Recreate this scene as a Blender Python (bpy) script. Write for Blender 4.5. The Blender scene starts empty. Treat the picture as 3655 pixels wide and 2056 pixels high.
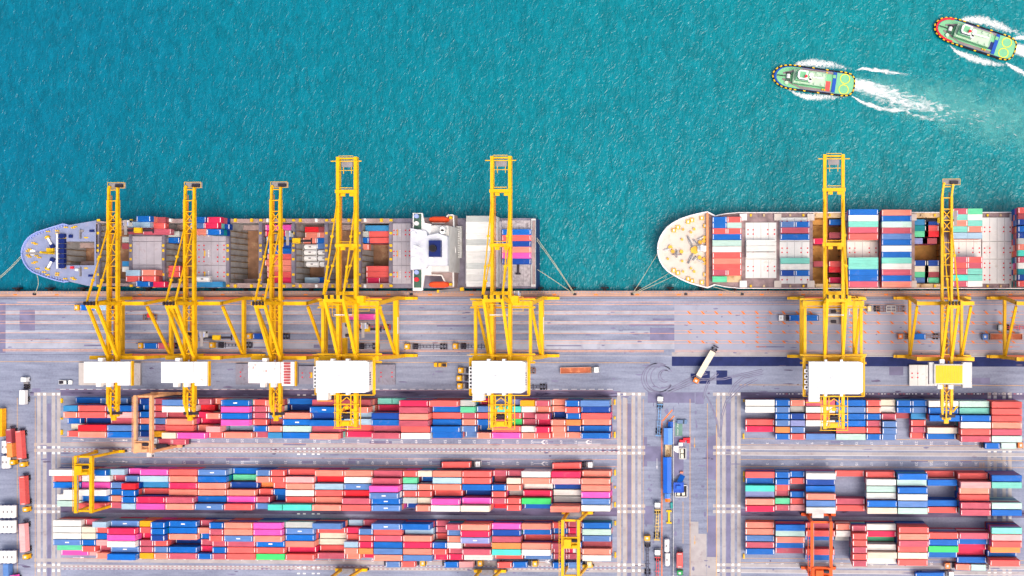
import bpy, math, random
from mathutils import Vector, Matrix
random.seed(7)
R = math.radians
scene = bpy.context.scene
C = scene.collection
# ------------------------------------------------------------------ camera
IW, IH, NX, NY, FPX, CH = 3655, 2056, 2650.0, 1100.0, 3650.0, 438.0
TH = math.asin(.0337)
PX, PY = NX - FPX * math.tan(TH), NY
cam = bpy.data.cameras.new('camera'); co = bpy.data.objects.new('camera', cam); C.objects.link(co)
co.location = (0, 0, CH); co.rotation_euler = (0, TH, 0)
cam.sensor_width = 36; cam.lens = 36 * FPX / IW
cam.shift_x = (IW / 2 - PX) / IW; cam.shift_y = (PY - IH / 2) / IW
cam.clip_start = 1; cam.clip_end = 12000
scene.camera = co
# ------------------------------------------------------------------ world, sun, exposure
w = bpy.data.worlds.new('World'); scene.world = w; w.use_nodes = True
nt = w.node_tree; nt.nodes.clear()
sky = nt.nodes.new('ShaderNodeTexSky'); sky.sky_type = 'NISHITA'; sky.sun_disc = False
SUN_EL, SUN_AZ = 62, 128          # degrees: elevation; compass azimuth (0 = towards +Y, clockwise)
sky.sun_elevation = R(SUN_EL); sky.sun_rotation = R(SUN_AZ)
sky.air_density = 1.0; sky.dust_density = 8.0; sky.ozone_density = .4
bg = nt.nodes.new('ShaderNodeBackground'); bg.inputs[1].default_value = .15
wo = nt.nodes.new('ShaderNodeOutputWorld')
nt.links.new(sky.outputs[0], bg.inputs[0]); nt.links.new(bg.outputs[0], wo.inputs[0])
sl = bpy.data.lights.new('sun', 'SUN'); sl.energy = 1.0; sl.angle = R(26); sl.color = (1, .985, .94)
so = bpy.data.objects.new('sun', sl); C.objects.link(so)
sd = Vector((math.sin(R(SUN_AZ)) * math.cos(R(SUN_EL)), math.cos(R(SUN_AZ)) * math.cos(R(SUN_EL)), math.sin(R(SUN_EL))))
so.rotation_euler = sd.to_track_quat('Z', 'Y').to_euler(); so.location = sd * 500
scene.view_settings.view_transform = 'Standard'; scene.view_settings.look = 'None'
scene.view_settings.gamma = 1; scene.view_settings.use_curve_mapping = False
scene.view_settings.exposure = .38
scene.render.resolution_x = 1024; scene.render.resolution_y = 576

# ------------------------------------------------------------------ photo pixel -> world point on the plane z
def U(px, py, z=0.0):
    u = (px - PX) / FPX; v = -(py - PY) / FPX
    c, s = math.cos(TH), math.sin(TH)
    rx = -s + u * c; rz = -c - u * s
    t = (z - CH) / rz
    return rx * t, v * t
def U3(px, py, z=0.0):
    x, y = U(px, py, z); return Vector((x, y, z))

# ------------------------------------------------------------------ mesh helpers
class MB:
    def __init__(s): s.v = []; s.f = []; s.m = []
    def face(s, pts, m=0):
        n = len(s.v); s.v += [tuple(p) for p in pts]; s.f.append(tuple(range(n, n + len(pts)))); s.m.append(m)
    def box(s, x0, x1, y0, y1, z0, z1, m=0, notop=False):
        if x0 > x1: x0, x1 = x1, x0
        if y0 > y1: y0, y1 = y1, y0
        n = len(s.v)
        s.v += [(x0,y0,z0),(x1,y0,z0),(x1,y1,z0),(x0,y1,z0),(x0,y0,z1),(x1,y0,z1),(x1,y1,z1),(x0,y1,z1)]
        fs = [(0,3,2,1),(0,1,5,4),(1,2,6,5),(2,3,7,6),(3,0,4,7)] + ([] if notop else [(4,5,6,7)])
        for f in fs: s.f.append(tuple(n + i for i in f)); s.m.append(m)
        return s
    def beam(s, p, q, wd, h=None, m=0, up=(0, 0, 1)):
        p, q = Vector(p), Vector(q); d = (q - p)
        if d.length < 1e-6: return s
        h = h or wd; d.normalize(); up = Vector(up)
        if abs(d.dot(up)) > .97: up = Vector((0, 1, 0))
        a = d.cross(up).normalized(); b = a.cross(d).normalized()
        n = len(s.v)
        for e in (p, q):
            for i, j in ((-1,-1),(1,-1),(1,1),(-1,1)):
                s.v.append(tuple(e + a * (i * wd / 2) + b * (j * h / 2)))
        for f in ((0,1,2,3),(7,6,5,4),(0,4,5,1),(1,5,6,2),(2,6,7,3),(3,7,4,0)):
            s.f.append(tuple(n + i for i in f)); s.m.append(m)
        return s
    def cyl(s, p, q, r, n=10, m=0, r2=None):
        p, q = Vector(p), Vector(q); d = (q - p).normalized()
        up = Vector((0, 0, 1)) if abs(d.z) < .95 else Vector((1, 0, 0))
        a = d.cross(up).normalized(); b = a.cross(d); r2 = r if r2 is None else r2
        k = len(s.v)
        for e, rr in ((p, r), (q, r2)):
            for i in range(n):
                t = 2 * math.pi * i / n; s.v.append(tuple(e + a * math.cos(t) * rr + b * math.sin(t) * rr))
        for i in range(n):
            j = (i + 1) % n; s.f.append((k+i, k+j, k+n+j, k+n+i)); s.m.append(m)
        s.f.append(tuple(k + i for i in reversed(range(n)))); s.m.append(m)
        s.f.append(tuple(k + n + i for i in range(n))); s.m.append(m)
        return s
    def prism(s, poly, z0, z1, m=0, taper=None):
        n = len(poly); k = len(s.v); t2 = taper or poly
        s.v += [(x, y, z0) for x, y in poly] + [(x, y, z1) for x, y in t2]
        for i in range(n):
            j = (i + 1) % n; s.f.append((k+i, k+j, k+n+j, k+n+i)); s.m.append(m)
        s.f.append(tuple(k + i for i in reversed(range(n)))); s.m.append(m)
        s.f.append(tuple(k + n + i for i in range(n))); s.m.append(m)
        return s
    def build(s, name, mats, parent=None, local=False, label=None):
        if not isinstance(mats, (list, tuple)): mats = [mats]
        off = Vector((0, 0, 0))
        if parent is not None and not local:
            p = parent
            while p is not None: off = off + Vector(p.location); p = p.parent
        me = bpy.data.meshes.new(name)
        me.from_pydata([(a - off.x, b - off.y, c - off.z) for a, b, c in s.v], [], s.f)
        for m in mats: me.materials.append(m)
        if len(mats) > 1: me.polygons.foreach_set('material_index', s.m)
        me.update()
        o = bpy.data.objects.new(name, me); C.objects.link(o)
        if parent is not None: o.parent = parent
        if label: o['label'] = label
        return o
def empty(name, loc, label, cat, group=None, rz=0):
    o = bpy.data.objects.new(name, None); C.objects.link(o); o.location = loc; o.rotation_euler = (0, 0, rz)
    o.empty_display_size = .5
    return tag(o, label, cat, group)
def tag(o, label, cat, group=None, kind=None):
    o['label'] = label; o['category'] = cat
    if group: o['group'] = group
    if kind: o['kind'] = kind
    return o
def struct(o, kind='structure'): o['kind'] = kind; return o

# ------------------------------------------------------------------ materials
def lin(c): return tuple(((x / 255) / 12.92 if x / 255 <= .04045 else ((x / 255 + .055) / 1.055) ** 2.4) for x in c)
MATS = {}
def mat(name, rgb, rough=.6, k=.8, var=.12, dirt=None, dscale=.3, metal=0, bump=0, bscale=2, coords='Object', spec=.3, stretch=None):
    """rgb = the colour as seen under full daylight; k scales it to an albedo."""
    if name in MATS: return MATS[name]
    m = bpy.data.materials.new(name); m.use_nodes = True; n = m.node_tree; b = n.nodes['Principled BSDF']
    c = [x * k for x in lin(rgb)]
    b.inputs['Roughness'].default_value = rough; b.inputs['Metallic'].default_value = metal
    b.inputs['Specular IOR Level'].default_value = spec
    tc = n.nodes.new('ShaderNodeNewGeometry') if coords == 'World' else n.nodes.new('ShaderNodeTexCoord')
    vec = tc.outputs['Position'] if coords == 'World' else tc.outputs['Object']
    if stretch:
        mpp = n.nodes.new('ShaderNodeMapping'); mpp.inputs['Scale'].default_value = stretch; n.links.new(vec, mpp.inputs[0]); vec = mpp.outputs[0]
    ns = n.nodes.new('ShaderNodeTexNoise'); ns.inputs['Scale'].default_value = dscale; ns.inputs['Detail'].default_value = 6
    n.links.new(vec, ns.inputs['Vector'])
    mr = n.nodes.new('ShaderNodeMapRange'); mr.inputs[1].default_value = .35; mr.inputs[2].default_value = .65
    mr.inputs[3].default_value = 1 - var; mr.inputs[4].default_value = 1 + var
    n.links.new(ns.outputs['Fac'], mr.inputs[0])
    mx = n.nodes.new('ShaderNodeMix'); mx.data_type = 'RGBA'; mx.blend_type = 'MULTIPLY'; mx.inputs[0].default_value = 1
    mx.inputs[6].default_value = (*c, 1); n.links.new(mr.outputs[0], mx.inputs[7])
    out = mx.outputs[2]
    if dirt:
        dc, amt, ds = dirt
        n2 = n.nodes.new('ShaderNodeTexNoise'); n2.inputs['Scale'].default_value = ds; n2.inputs['Detail'].default_value = 8; n2.inputs['Roughness'].default_value = .7
        n.links.new(vec, n2.inputs['Vector'])
        r2 = n.nodes.new('ShaderNodeMapRange'); r2.inputs[1].default_value = .55; r2.inputs[2].default_value = .72; r2.inputs[3].default_value = 0; r2.inputs[4].default_value = amt
        n.links.new(n2.outputs['Fac'], r2.inputs[0])
        m2 = n.nodes.new('ShaderNodeMix'); m2.data_type = 'RGBA'
        n.links.new(r2.outputs[0], m2.inputs[0]); n.links.new(out, m2.inputs[6]); m2.inputs[7].default_value = (*[x * k for x in lin(dc)], 1)
        out = m2.outputs[2]
    n.links.new(out, b.inputs['Base Color'])
    if bump:
        bn = n.nodes.new('ShaderNodeBump'); bn.inputs['Strength'].default_value = bump; bn.inputs['Distance'].default_value = .1
        n3 = n.nodes.new('ShaderNodeTexNoise'); n3.inputs['Scale'].default_value = bscale; n3.inputs['Detail'].default_value = 4
        n.links.new(vec, n3.inputs['Vector']); n.links.new(n3.outputs['Fac'], bn.inputs['Height']); n.links.new(bn.outputs[0], b.inputs['Normal'])
    MATS[name] = m; return m

def cont_mat(name, rgb):
    """painted corrugated steel: ribs across the box, fading and scuffs, a little rust, each box its own shade"""
    m = bpy.data.materials.new('container_' + name); m.use_nodes = True; n = m.node_tree; b = n.nodes['Principled BSDF']
    b.inputs['Roughness'].default_value = .55; b.inputs['Specular IOR Level'].default_value = .25
    L = n.links; g = n.nodes.new('ShaderNodeNewGeometry'); oi = n.nodes.new('ShaderNodeObjectInfo')
    add = n.nodes.new('ShaderNodeVectorMath'); add.operation = 'SCALE'; add.inputs[3].default_value = 1
    L.new(g.outputs['Position'], add.inputs[0])
    ns = n.nodes.new('ShaderNodeTexNoise'); ns.inputs['Scale'].default_value = .22; ns.inputs['Detail'].default_value = 9; ns.inputs['Roughness'].default_value = .7
    L.new(add.outputs[0], ns.inputs['Vector'])
    mp = n.nodes.new('ShaderNodeMapping'); mp.inputs['Scale'].default_value = (.16, 2.0, .8); L.new(g.outputs['Position'], mp.inputs[0])
    n2 = n.nodes.new('ShaderNodeTexNoise'); n2.inputs['Scale'].default_value = 1; n2.inputs['Detail'].default_value = 5; L.new(mp.outputs[0], n2.inputs['Vector'])
    ad = n.nodes.new('ShaderNodeMath'); ad.operation = 'ADD'; L.new(ns.outputs['Fac'], ad.inputs[0]); L.new(n2.outputs['Fac'], ad.inputs[1])
    mr = n.nodes.new('ShaderNodeMapRange'); mr.inputs[1].default_value = .7; mr.inputs[2].default_value = 1.3; mr.inputs[3].default_value = .84; mr.inputs[4].default_value = 1.15
    L.new(ad.outputs[0], mr.inputs[0])
    rr = n.nodes.new('ShaderNodeMapRange'); rr.inputs[3].default_value = .88; rr.inputs[4].default_value = 1.12; L.new(oi.outputs['Random'], rr.inputs[0])
    mm = n.nodes.new('ShaderNodeMath'); mm.operation = 'MULTIPLY'; L.new(mr.outputs[0], mm.inputs[0]); L.new(rr.outputs[0], mm.inputs[1])
    c = [x * .8 for x in lin(rgb)]
    mx = n.nodes.new('ShaderNodeMix'); mx.data_type = 'RGBA'; mx.blend_type = 'MULTIPLY'; mx.inputs[0].default_value = 1
    mx.inputs[6].default_value = (*c, 1); L.new(mm.outputs[0], mx.inputs[7])
    r2 = n.nodes.new('ShaderNodeMapRange'); r2.inputs[1].default_value = .59; r2.inputs[2].default_value = .70; r2.inputs[3].default_value = 0; r2.inputs[4].default_value = .6
    L.new(ns.outputs['Fac'], r2.inputs[0])
    m2 = n.nodes.new('ShaderNodeMix'); m2.data_type = 'RGBA'; L.new(r2.outputs[0], m2.inputs[0]); L.new(mx.outputs[2], m2.inputs[6])
    m2.inputs[7].default_value = tuple([.5 * x + .5 * y for x, y in zip(c, (.30, .20, .16))]) + (1,)
    L.new(m2.outputs[2], b.inputs['Base Color'])
    wv = n.nodes.new('ShaderNodeTexWave'); wv.wave_type = 'BANDS'; wv.bands_direction = 'X'; wv.inputs['Scale'].default_value = 1.1
    L.new(g.outputs['Position'], wv.inputs['Vector'])
    bn = n.nodes.new('ShaderNodeBump'); bn.inputs['Strength'].default_value = .35; bn.inputs['Distance'].default_value = .05
    L.new(wv.outputs['Fac'], bn.inputs['Height']); L.new(bn.outputs[0], b.inputs['Normal'])
    return m
PAL = {  # code: (display rgb, colour word)
 'W': ((250, 249, 244), 'white'), 'C': ((246, 234, 212), 'cream'), 'G': ((204, 208, 205), 'light grey'),
 'S': ((255, 148, 128), 'salmon'), 'R': ((248, 102, 98), 'coral red'), 'P': ((208, 94, 114), 'dusty rose'),
 'D': ((240, 42, 94), 'crimson'), 'F': ((255, 40, 55), 'bright red'), 'K': ((255, 92, 190), 'hot pink'),
 'Z': ((255, 178, 178), 'pale pink'), 'M': ((180, 80, 90), 'maroon'), 'B': ((0, 108, 204), 'blue'),
 'N': ((8, 72, 166), 'dark blue'), 'U': ((94, 136, 200), 'faded blue'), 'L': ((176, 208, 232), 'pale blue'),
 'T': ((132, 220, 205), 'mint'), 'Q': ((200, 232, 222), 'pale mint'), 'A': ((88, 232, 212), 'turquoise'),
 'E': ((70, 224, 118), 'green'), 'J': ((110, 226, 172), 'sea green'), 'Y': ((255, 180, 24), 'yellow'),
 'O': ((255, 150, 84), 'orange'), 'V': ((150, 158, 214), 'lavender'), 'H': ((0, 150, 160), 'teal'), 'I': ((60, 150, 210), 'sky blue')}
CM = {k: cont_mat(v[1].replace(' ', '_'), v[0]) for k, v in PAL.items()}
M_white = mat('white_paint', (250, 250, 250), .5, var=.04, dirt=((190, 160, 140), .25, .5))
M_mark = mat('container_marking', (250, 250, 250), .6, var=.02)
M_yel = mat('crane_yellow', (255, 196, 4), .45, var=.08, dirt=((176, 112, 30), .5, .35))
M_yel2 = mat('crane_yellow_old', (246, 186, 0), .5, var=.12, dirt=((160, 92, 26), .7, .45))
M_tan = mat('crane_tan', (240, 178, 128), .6, var=.1, dirt=((170, 110, 80), .5, .5))
M_org = mat('crane_orange', (255, 96, 14), .5, var=.08)
M_orust = mat('crane_red_dark', (110, 30, 20), .6)
M_dark = mat('dark_steel', (52, 46, 56), .5, var=.25)
M_grey = mat('grey_steel', (150, 146, 150), .6, var=.15, dirt=((140, 100, 80), .5, .5))
M_blk = mat('rubber_black', (34, 32, 38), .8)
M_house = mat('house_white', (243, 245, 248), .5, var=.04, dscale=.15, dirt=((205, 205, 210), .5, .25))
M_hrust = mat('house_rusty', (244, 240, 240), .6, var=.06, dscale=.6, dirt=((190, 84, 60), 1.0, .55))
M_rroof = mat('house_red_brown', (190, 84, 88), .7, var=.2, dirt=((240, 235, 230), .8, .7))
M_yroof = mat('roof_yellow', (255, 200, 30), .5, var=.04)
M_glass = mat('dark_glass', (40, 60, 80), .15, spec=.6)
M_lgrey = mat('light_grey_paint', (216, 216, 216), .6, var=.08, dirt=((170, 150, 130), .4, .4))

# ------------------------------------------------------------------ WATER
def water_mat():
    m = bpy.data.materials.new('harbour_water'); m.use_nodes = True; n = m.node_tree; L = n.links; b = n.nodes['Principled BSDF']
    g = n.nodes.new('ShaderNodeNewGeometry')
    def noise(scale, det=3, rough=.5, dist=0, stretch=(1, 1, 1), rot=0):
        mp = n.nodes.new('ShaderNodeMapping'); mp.inputs['Scale'].default_value = stretch; mp.inputs['Rotation'].default_value = (0, 0, R(rot))
        L.new(g.outputs['Position'], mp.inputs[0])
        t = n.nodes.new('ShaderNodeTexNoise'); t.inputs['Scale'].default_value = scale; t.inputs['Detail'].default_value = det
        t.inputs['Roughness'].default_value = rough; t.inputs['Distortion'].default_value = dist
        L.new(mp.outputs[0], t.inputs['Vector']); return t.outputs['Fac']
    big = noise(.009, 3); mid = noise(.32, 4, .6, .8, (1, .45, 1), -20)
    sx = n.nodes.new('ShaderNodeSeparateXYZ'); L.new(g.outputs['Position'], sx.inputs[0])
    gx = n.nodes.new('ShaderNodeMapRange'); gx.inputs[1].default_value = -330; gx.inputs[2].default_value = 60; gx.inputs[3].default_value = 0; gx.inputs[4].default_value = .75  # depth tint and reflected light put into the base colour, lighter to the right
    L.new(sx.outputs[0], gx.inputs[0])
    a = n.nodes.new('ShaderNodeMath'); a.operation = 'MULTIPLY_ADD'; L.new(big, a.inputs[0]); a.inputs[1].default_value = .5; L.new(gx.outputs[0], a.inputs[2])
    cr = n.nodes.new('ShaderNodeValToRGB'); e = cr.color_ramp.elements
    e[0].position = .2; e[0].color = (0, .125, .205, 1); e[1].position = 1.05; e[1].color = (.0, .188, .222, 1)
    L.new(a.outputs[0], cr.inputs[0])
    mr = n.nodes.new('ShaderNodeMapRange'); mr.inputs[1].default_value = .3; mr.inputs[2].default_value = .7; mr.inputs[3].default_value = .78; mr.inputs[4].default_value = 1.22
    L.new(mid, mr.inputs[0])
    mx = n.nodes.new('ShaderNodeMix'); mx.data_type = 'RGBA'; mx.blend_type = 'MULTIPLY'; mx.inputs[0].default_value = 1
    L.new(cr.outputs[0], mx.inputs[6]); L.new(mr.outputs[0], mx.inputs[7]); L.new(mx.outputs[2], b.inputs['Base Color'])
    b.inputs['Roughness'].default_value = .2; b.inputs['IOR'].default_value = 1.33; b.inputs['Specular IOR Level'].default_value = .5
    h1 = noise(.46, 1.8, .5, 1.8, (1, .6, 1), -22); h2 = noise(1.1, 1.5, .5, 1, (1, .7, 1), 25); h3 = noise(.07, 2, .5, 0, (1, .4, 1), -15)
    s1 = n.nodes.new('ShaderNodeMath'); s1.operation = 'MULTIPLY_ADD'; L.new(h1, s1.inputs[0]); s1.inputs[1].default_value = 1.0
    s2 = n.nodes.new('ShaderNodeMath'); s2.operation = 'MULTIPLY'; L.new(h2, s2.inputs[0]); s2.inputs[1].default_value = .07; L.new(s2.outputs[0], s1.inputs[2])
    s3 = n.nodes.new('ShaderNodeMath'); s3.operation = 'MULTIPLY_ADD'; L.new(h3, s3.inputs[0]); s3.inputs[1].default_value = 1.6; L.new(s1.outputs[0], s3.inputs[2])
    bn = n.nodes.new('ShaderNodeBump'); bn.inputs['Strength'].default_value = 1; bn.inputs['Distance'].default_value = .5
    L.new(s3.outputs[0], bn.inputs['Height']); L.new(bn.outputs[0], b.inputs['Normal'])
    return m
ZW = -4.0
mb = MB()      # the sheet is left open inside the two hulls, whose holds reach below the waterline
gaps = []
for (ax, ay), (bx_, by) in (((232, 861), (338, 949)), ((355, 795), (1391, 1012)), ((2900, 776), (3367, 1014))):
    a = U(ax, ay, 5.0); b = U(bx_, by, 5.0); gaps.append((a[0], b[0], b[1], a[1]))
gx_ = sorted([-5000, 5000] + [g[0] for g in gaps] + [g[1] for g in gaps]); gy_ = sorted([-4000, 5000] + [g[2] for g in gaps] + [g[3] for g in gaps])
for xa, xb in zip(gx_, gx_[1:]):
    for ya, yb in zip(gy_, gy_[1:]):
        cx_, cy_ = (xa + xb) / 2, (ya + yb) / 2
        if not any(g[0] < cx_ < g[1] and g[2] < cy_ < g[3] for g in gaps): mb.face([(xa, ya, ZW), (xb, ya, ZW), (xb, yb, ZW), (xa, yb, ZW)])
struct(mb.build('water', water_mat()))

# ------------------------------------------------------------------ QUAY GROUND
QY = U(1800, 1043, 0)[1]
def ground_mat():
    m = bpy.data.materials.new('quay_asphalt'); m.use_nodes = True; n = m.node_tree; L = n.links; b = n.nodes['Principled BSDF']
    b.inputs['Roughness'].default_value = .85; b.inputs['Specular IOR Level'].default_value = .2
    g = n.nodes.new('ShaderNodeNewGeometry')
    def noise(scale, det=6, stretch=(1, 1, 1), rough=.6):
        mp = n.nodes.new('ShaderNodeMapping'); mp.inputs['Scale'].default_value = stretch; L.new(g.outputs['Position'], mp.inputs[0])
        t = n.nodes.new('ShaderNodeTexNoise'); t.inputs['Scale'].default_value = scale; t.inputs['Detail'].default_value = det; t.inputs['Roughness'].default_value = rough
        L.new(mp.outputs[0], t.inputs['Vector']); return t.outputs['Fac']
    a = noise(.02); c = noise(.5, 8, (.12, 1, 1)); d = noise(1.2, 6)
    s = n.nodes.new('ShaderNodeMath'); s.operation = 'ADD'; L.new(a, s.inputs[0]); L.new(c, s.inputs[1])
    s2 = n.nodes.new('ShaderNodeMath'); s2.operation = 'MULTIPLY_ADD'; L.new(d, s2.inputs[0]); s2.inputs[1].default_value = .5; L.new(s.outputs[0], s2.inputs[2])
    cr = n.nodes.new('ShaderNodeValToRGB'); e = cr.color_ramp.elements
    k = .8
    e[0].position = .95; e[0].color = (*[x * k for x in lin((118, 124, 148))], 1); e[1].position = 1.55; e[1].color = (*[x * k for x in lin((168, 176, 200))], 1)
    mp2 = n.nodes.new('ShaderNodeMapRange'); mp2.inputs[1].default_value = .85; mp2.inputs[2].default_value = 1.65; L.new(s2.outputs[0], mp2.inputs[0])
    e[0].position = .1; e[1].position = .9
    L.new(mp2.outputs[0], cr.inputs[0]); L.new(cr.outputs[0], b.inputs['Base Color'])
    return m
M_ground = ground_mat()
mb = MB(); mb.box(-2500, 2500, -2500, QY, -14, 0)
struct(mb.build('quay_ground', M_ground))
lift = [0]
def strip(mb, x0, y0, x1, y1, z=.004, m=0):
    """flat sheet from photo px corner to px corner on the ground"""
    a = U(x0, y0); c = U(x1, y1)
    if abs(x1 - x0) > 600:
        xr = 2100 if x0 < 1500 else 2750; a = (a[0], U(xr, y0)[1]); c = (c[0], U(xr, y1)[1])
    elif abs(y1 - y0) > 200: xm = (U(x0, 1700)[0], U(x1, 1700)[0]); a = (xm[0], a[1]); c = (xm[1], c[1])
    X0, X1 = min(a[0], c[0]), max(a[0], c[0]); Y0, Y1 = min(a[1], c[1]), max(a[1], c[1])
    lift[0] += 1; z += (lift[0] % 40) * .0001
    mb.face([(X0, Y0, z), (X1, Y0, z), (X1, Y1, z), (X0, Y1, z)], m)
M_lconc = mat('concrete_lane', (176, 180, 196), .85, var=.12, dscale=.15, dirt=((150, 142, 160), .7, .25), coords='World', spec=.2)
M_cope = mat('quay_cope', (184, 156, 148), .85, var=.2, dscale=.4, dirt=((120, 96, 110), .8, .5), coords='World', spec=.2, stretch=(.15, 1, 1))
M_beige = mat('concrete_beige', (184, 178, 180), .85, var=.1, dscale=.2, dirt=((150, 132, 140), .7, .3), coords='World', spec=.2)
M_new = mat('new_pavement', (168, 172, 192), .85, var=.08, dscale=.05, dirt=((140, 136, 156), .6, .12), coords='World', spec=.2)
M_tar = mat('fresh_asphalt', (42, 52, 104), .85, var=.15, dscale=.3, coords='World', spec=.2)
M_patch = mat('asphalt_patch', (128, 126, 158), .85, var=.14, dscale=.2, coords='World', spec=.2)
M_stain = mat('tyre_stained_asphalt', (112, 104, 134), .9, var=.35, dscale=.5, dirt=((30, 26, 62), 1.6, .55), coords='World', spec=.2, stretch=(.12, .8, 1))
M_tmark = mat('tyre_mark', (132, 130, 158), .85, var=.2, dscale=.3, coords='World')
M_oline = mat('orange_line', (248, 176, 128), .7, var=.15, dscale=.6, coords='World', dirt=((190, 170, 176), .7, 1.2))
M_och = mat('orange_chevron', (255, 136, 52), .7, var=.12, dscale=1, coords='World')
M_wline = mat('white_line', (246, 244, 248), .7, var=.06, coords='World')
M_redl = mat('red_line', (190, 104, 116), .7, var=.15, coords='World')
M_rail = mat('rail_steel', (84, 74, 92), .5, var=.2, coords='World')
M_yline = mat('yellow_line', (238, 182, 84), .7, var=.15, coords='World')
M_pad = mat('white_pad', (250, 250, 252), .6, var=.03, coords='World')
M_green = mat('green_paint', (112, 150, 138), .8, coords='World')

pav = MB()      # pavement patches, 0 lane 1 beige 2 new 3 tar 4 patch 5 stain
PM = [M_lconc, M_beige, M_new, M_tar, M_patch, M_stain, M_cope]
strip(pav, -300, 1046, 4200, 1060, .006, 6); strip(pav, 2398, 1258, 4200, 1272, .009, 1)
for ya, yb in ((1111, 1122), (1147, 1157), (1180, 1190), (1215, 1246)):
    strip(pav, -300, ya, 2407, yb, .006, 0)
strip(pav, 2407, 1090, 4200, 1268, .006, 2)
strip(pav, 70, 1105, 125, 1180, .010, 4); strip(pav, -300, 1080, 20, 1260, .010, 4)
strip(pav, 2320, 1170, 2407, 1215, .012, 4); strip(pav, 2245, 1157, 2407, 1163, .014, 4); strip(pav, 2330, 1137, 2407, 1143, .014, 4)
strip(pav, 2398, 1273, 4200, 1307, .008, 3)
strip(pav, 2496, 1324, 2534, 1370, .012, 3); strip(pav, 2465, 1333, 2492, 1349, .012, 3)
strip(pav, 2557, 1322, 2596, 1373, .012, 3); strip(pav, 2596, 1346, 2613, 1373, .012, 3)
strip(pav, 3174, 1309, 3224, 1340, .012, 4); strip(pav, 3462, 1348, 3534, 1371, .012, 4)
strip(pav, 115, 1386, 145, 1400, .012, 4)
for x0, y0, x1, y1, mm in ((2312, 1400, 2480, 1438, 4), (2294, 1560, 2310, 1665, 4), (2310, 1593, 2361, 1647, 4), (2482, 1400, 2512, 1442, 4), (2404, 1560, 2440, 1700, 4),
                           (2525, 1840, 2560, 1990, 4), (2465, 1862, 2493, 1905, 1), (2465, 1905, 2522, 2056, 1), (2523, 1988, 2556, 2070, 1), (2300, 1806, 2330, 1872, 4), (2525, 1940, 2556, 1989, 4)):
    strip(pav, x0, y0, x1, y1, .010 if mm == 4 else .012, mm)
# old patch with slanted sides beside the centre road
pp = [U(*p) for p in ((2557, 1550), (2525, 1562), (2518, 1630), (2523, 1705), (2557, 1716))]
pav.face([(x, y, .012) for x, y in reversed(pp)], 4)
# dark tyre-stained aisles
strip(pav, 215, 1396, 2215, 1418, .008, 5); strip(pav, 2640, 1400, 4200, 1424, .008, 5)
strip(pav, 215, 1812, 2215, 1842, .008, 5); strip(pav, 2640, 1816, 4200, 1842, .008, 5)
# vertical runways at the block ends (tops of beige slabs)
VP = [(139, 159.5, 191, 210), (2209, 2230, 2261, 2282), (2563.6, 2583.6, 2616, 2637.5)]
for q in VP:
    for i, x in enumerate(q):
        strip(pav, x - 6.5, 1400, x + 6.5, 2200, .014, 1)
    strip(pav, q[1] + 9, 1440, q[2] - 9, 2200, .010, 4)
for i, x in enumerate((3531, 3552, 3584, 3605)): strip(pav, x - 6, 1400, x + 6, 2200, .014, 1)
# RTG runways along the blocks
for y in (1596, 1617, 2015.7, 2036.6):
    strip(pav, 122, y - 6, 2303, y + 6, .018, 1); strip(pav, 2545, y - 6 + 2, 4200, y + 8, .018, 1)
for y in (1407, 1805.7, 1826.5):
    strip(pav, 122, y - 6, 216, y + 6, .018, 1); strip(pav, 2205, y - 6, 2303, y + 6, .018, 1); strip(pav, 2545, y - 6, 2640, y + 6, .018, 1)
random.seed(3)
for i in range(60):      # repair patches in the truck lanes of the yard
    x = random.uniform(230, 3600); y = random.choice([1580, 1587, 1640, 1650, 1996, 2003]); wd = random.uniform(20, 90)
    if 2150 < x < 2680: continue
    strip(pav, x, y - 6, x + wd, y + random.uniform(-1, 6), .020 + i * .0005, random.choice([4, 4, 0, 1]))
random.seed(21)
def spot(px, py, rx, ry, m):
    X, Y = U(px, py); n = 9; z = .03 + random.random() * .012
    pav.face([(X + rx * math.cos(2 * math.pi * i / n) * random.uniform(.6, 1.2), Y + ry * math.sin(2 * math.pi * i / n) * random.uniform(.6, 1.2), z) for i in range(n)], m)
for i in range(150): spot(random.uniform(0, 3640), random.uniform(1075, 1265), random.uniform(.2, 1.6), random.uniform(.12, .4), 4)
for i in range(170): spot(random.uniform(20, 3640), random.choice([random.uniform(1300, 1395), random.uniform(1395, 1420), random.uniform(1575, 1665), random.uniform(2000, 2050)]), random.uniform(.3, 3), random.uniform(.15, .5), random.choice([4, 4, 5]))
for i in range(60): spot(random.uniform(2300, 2545), random.uniform(1400, 2050), random.uniform(.2, .9), random.uniform(.3, 1.4), 4)
for x0, x1, y0, y1 in ((1560, 1760, 1160, 1166), (1120, 1200, 1230, 1242), (905, 985, 1237, 1243), (1950, 2075, 1232, 1236), (600, 700, 1203, 1209), (300, 420, 1230, 1236), (2700, 2800, 1236, 1240)): strip(pav, x0, y0, x1, y1, .045, 4)
struct(pav.build('pavement', PM))

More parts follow.
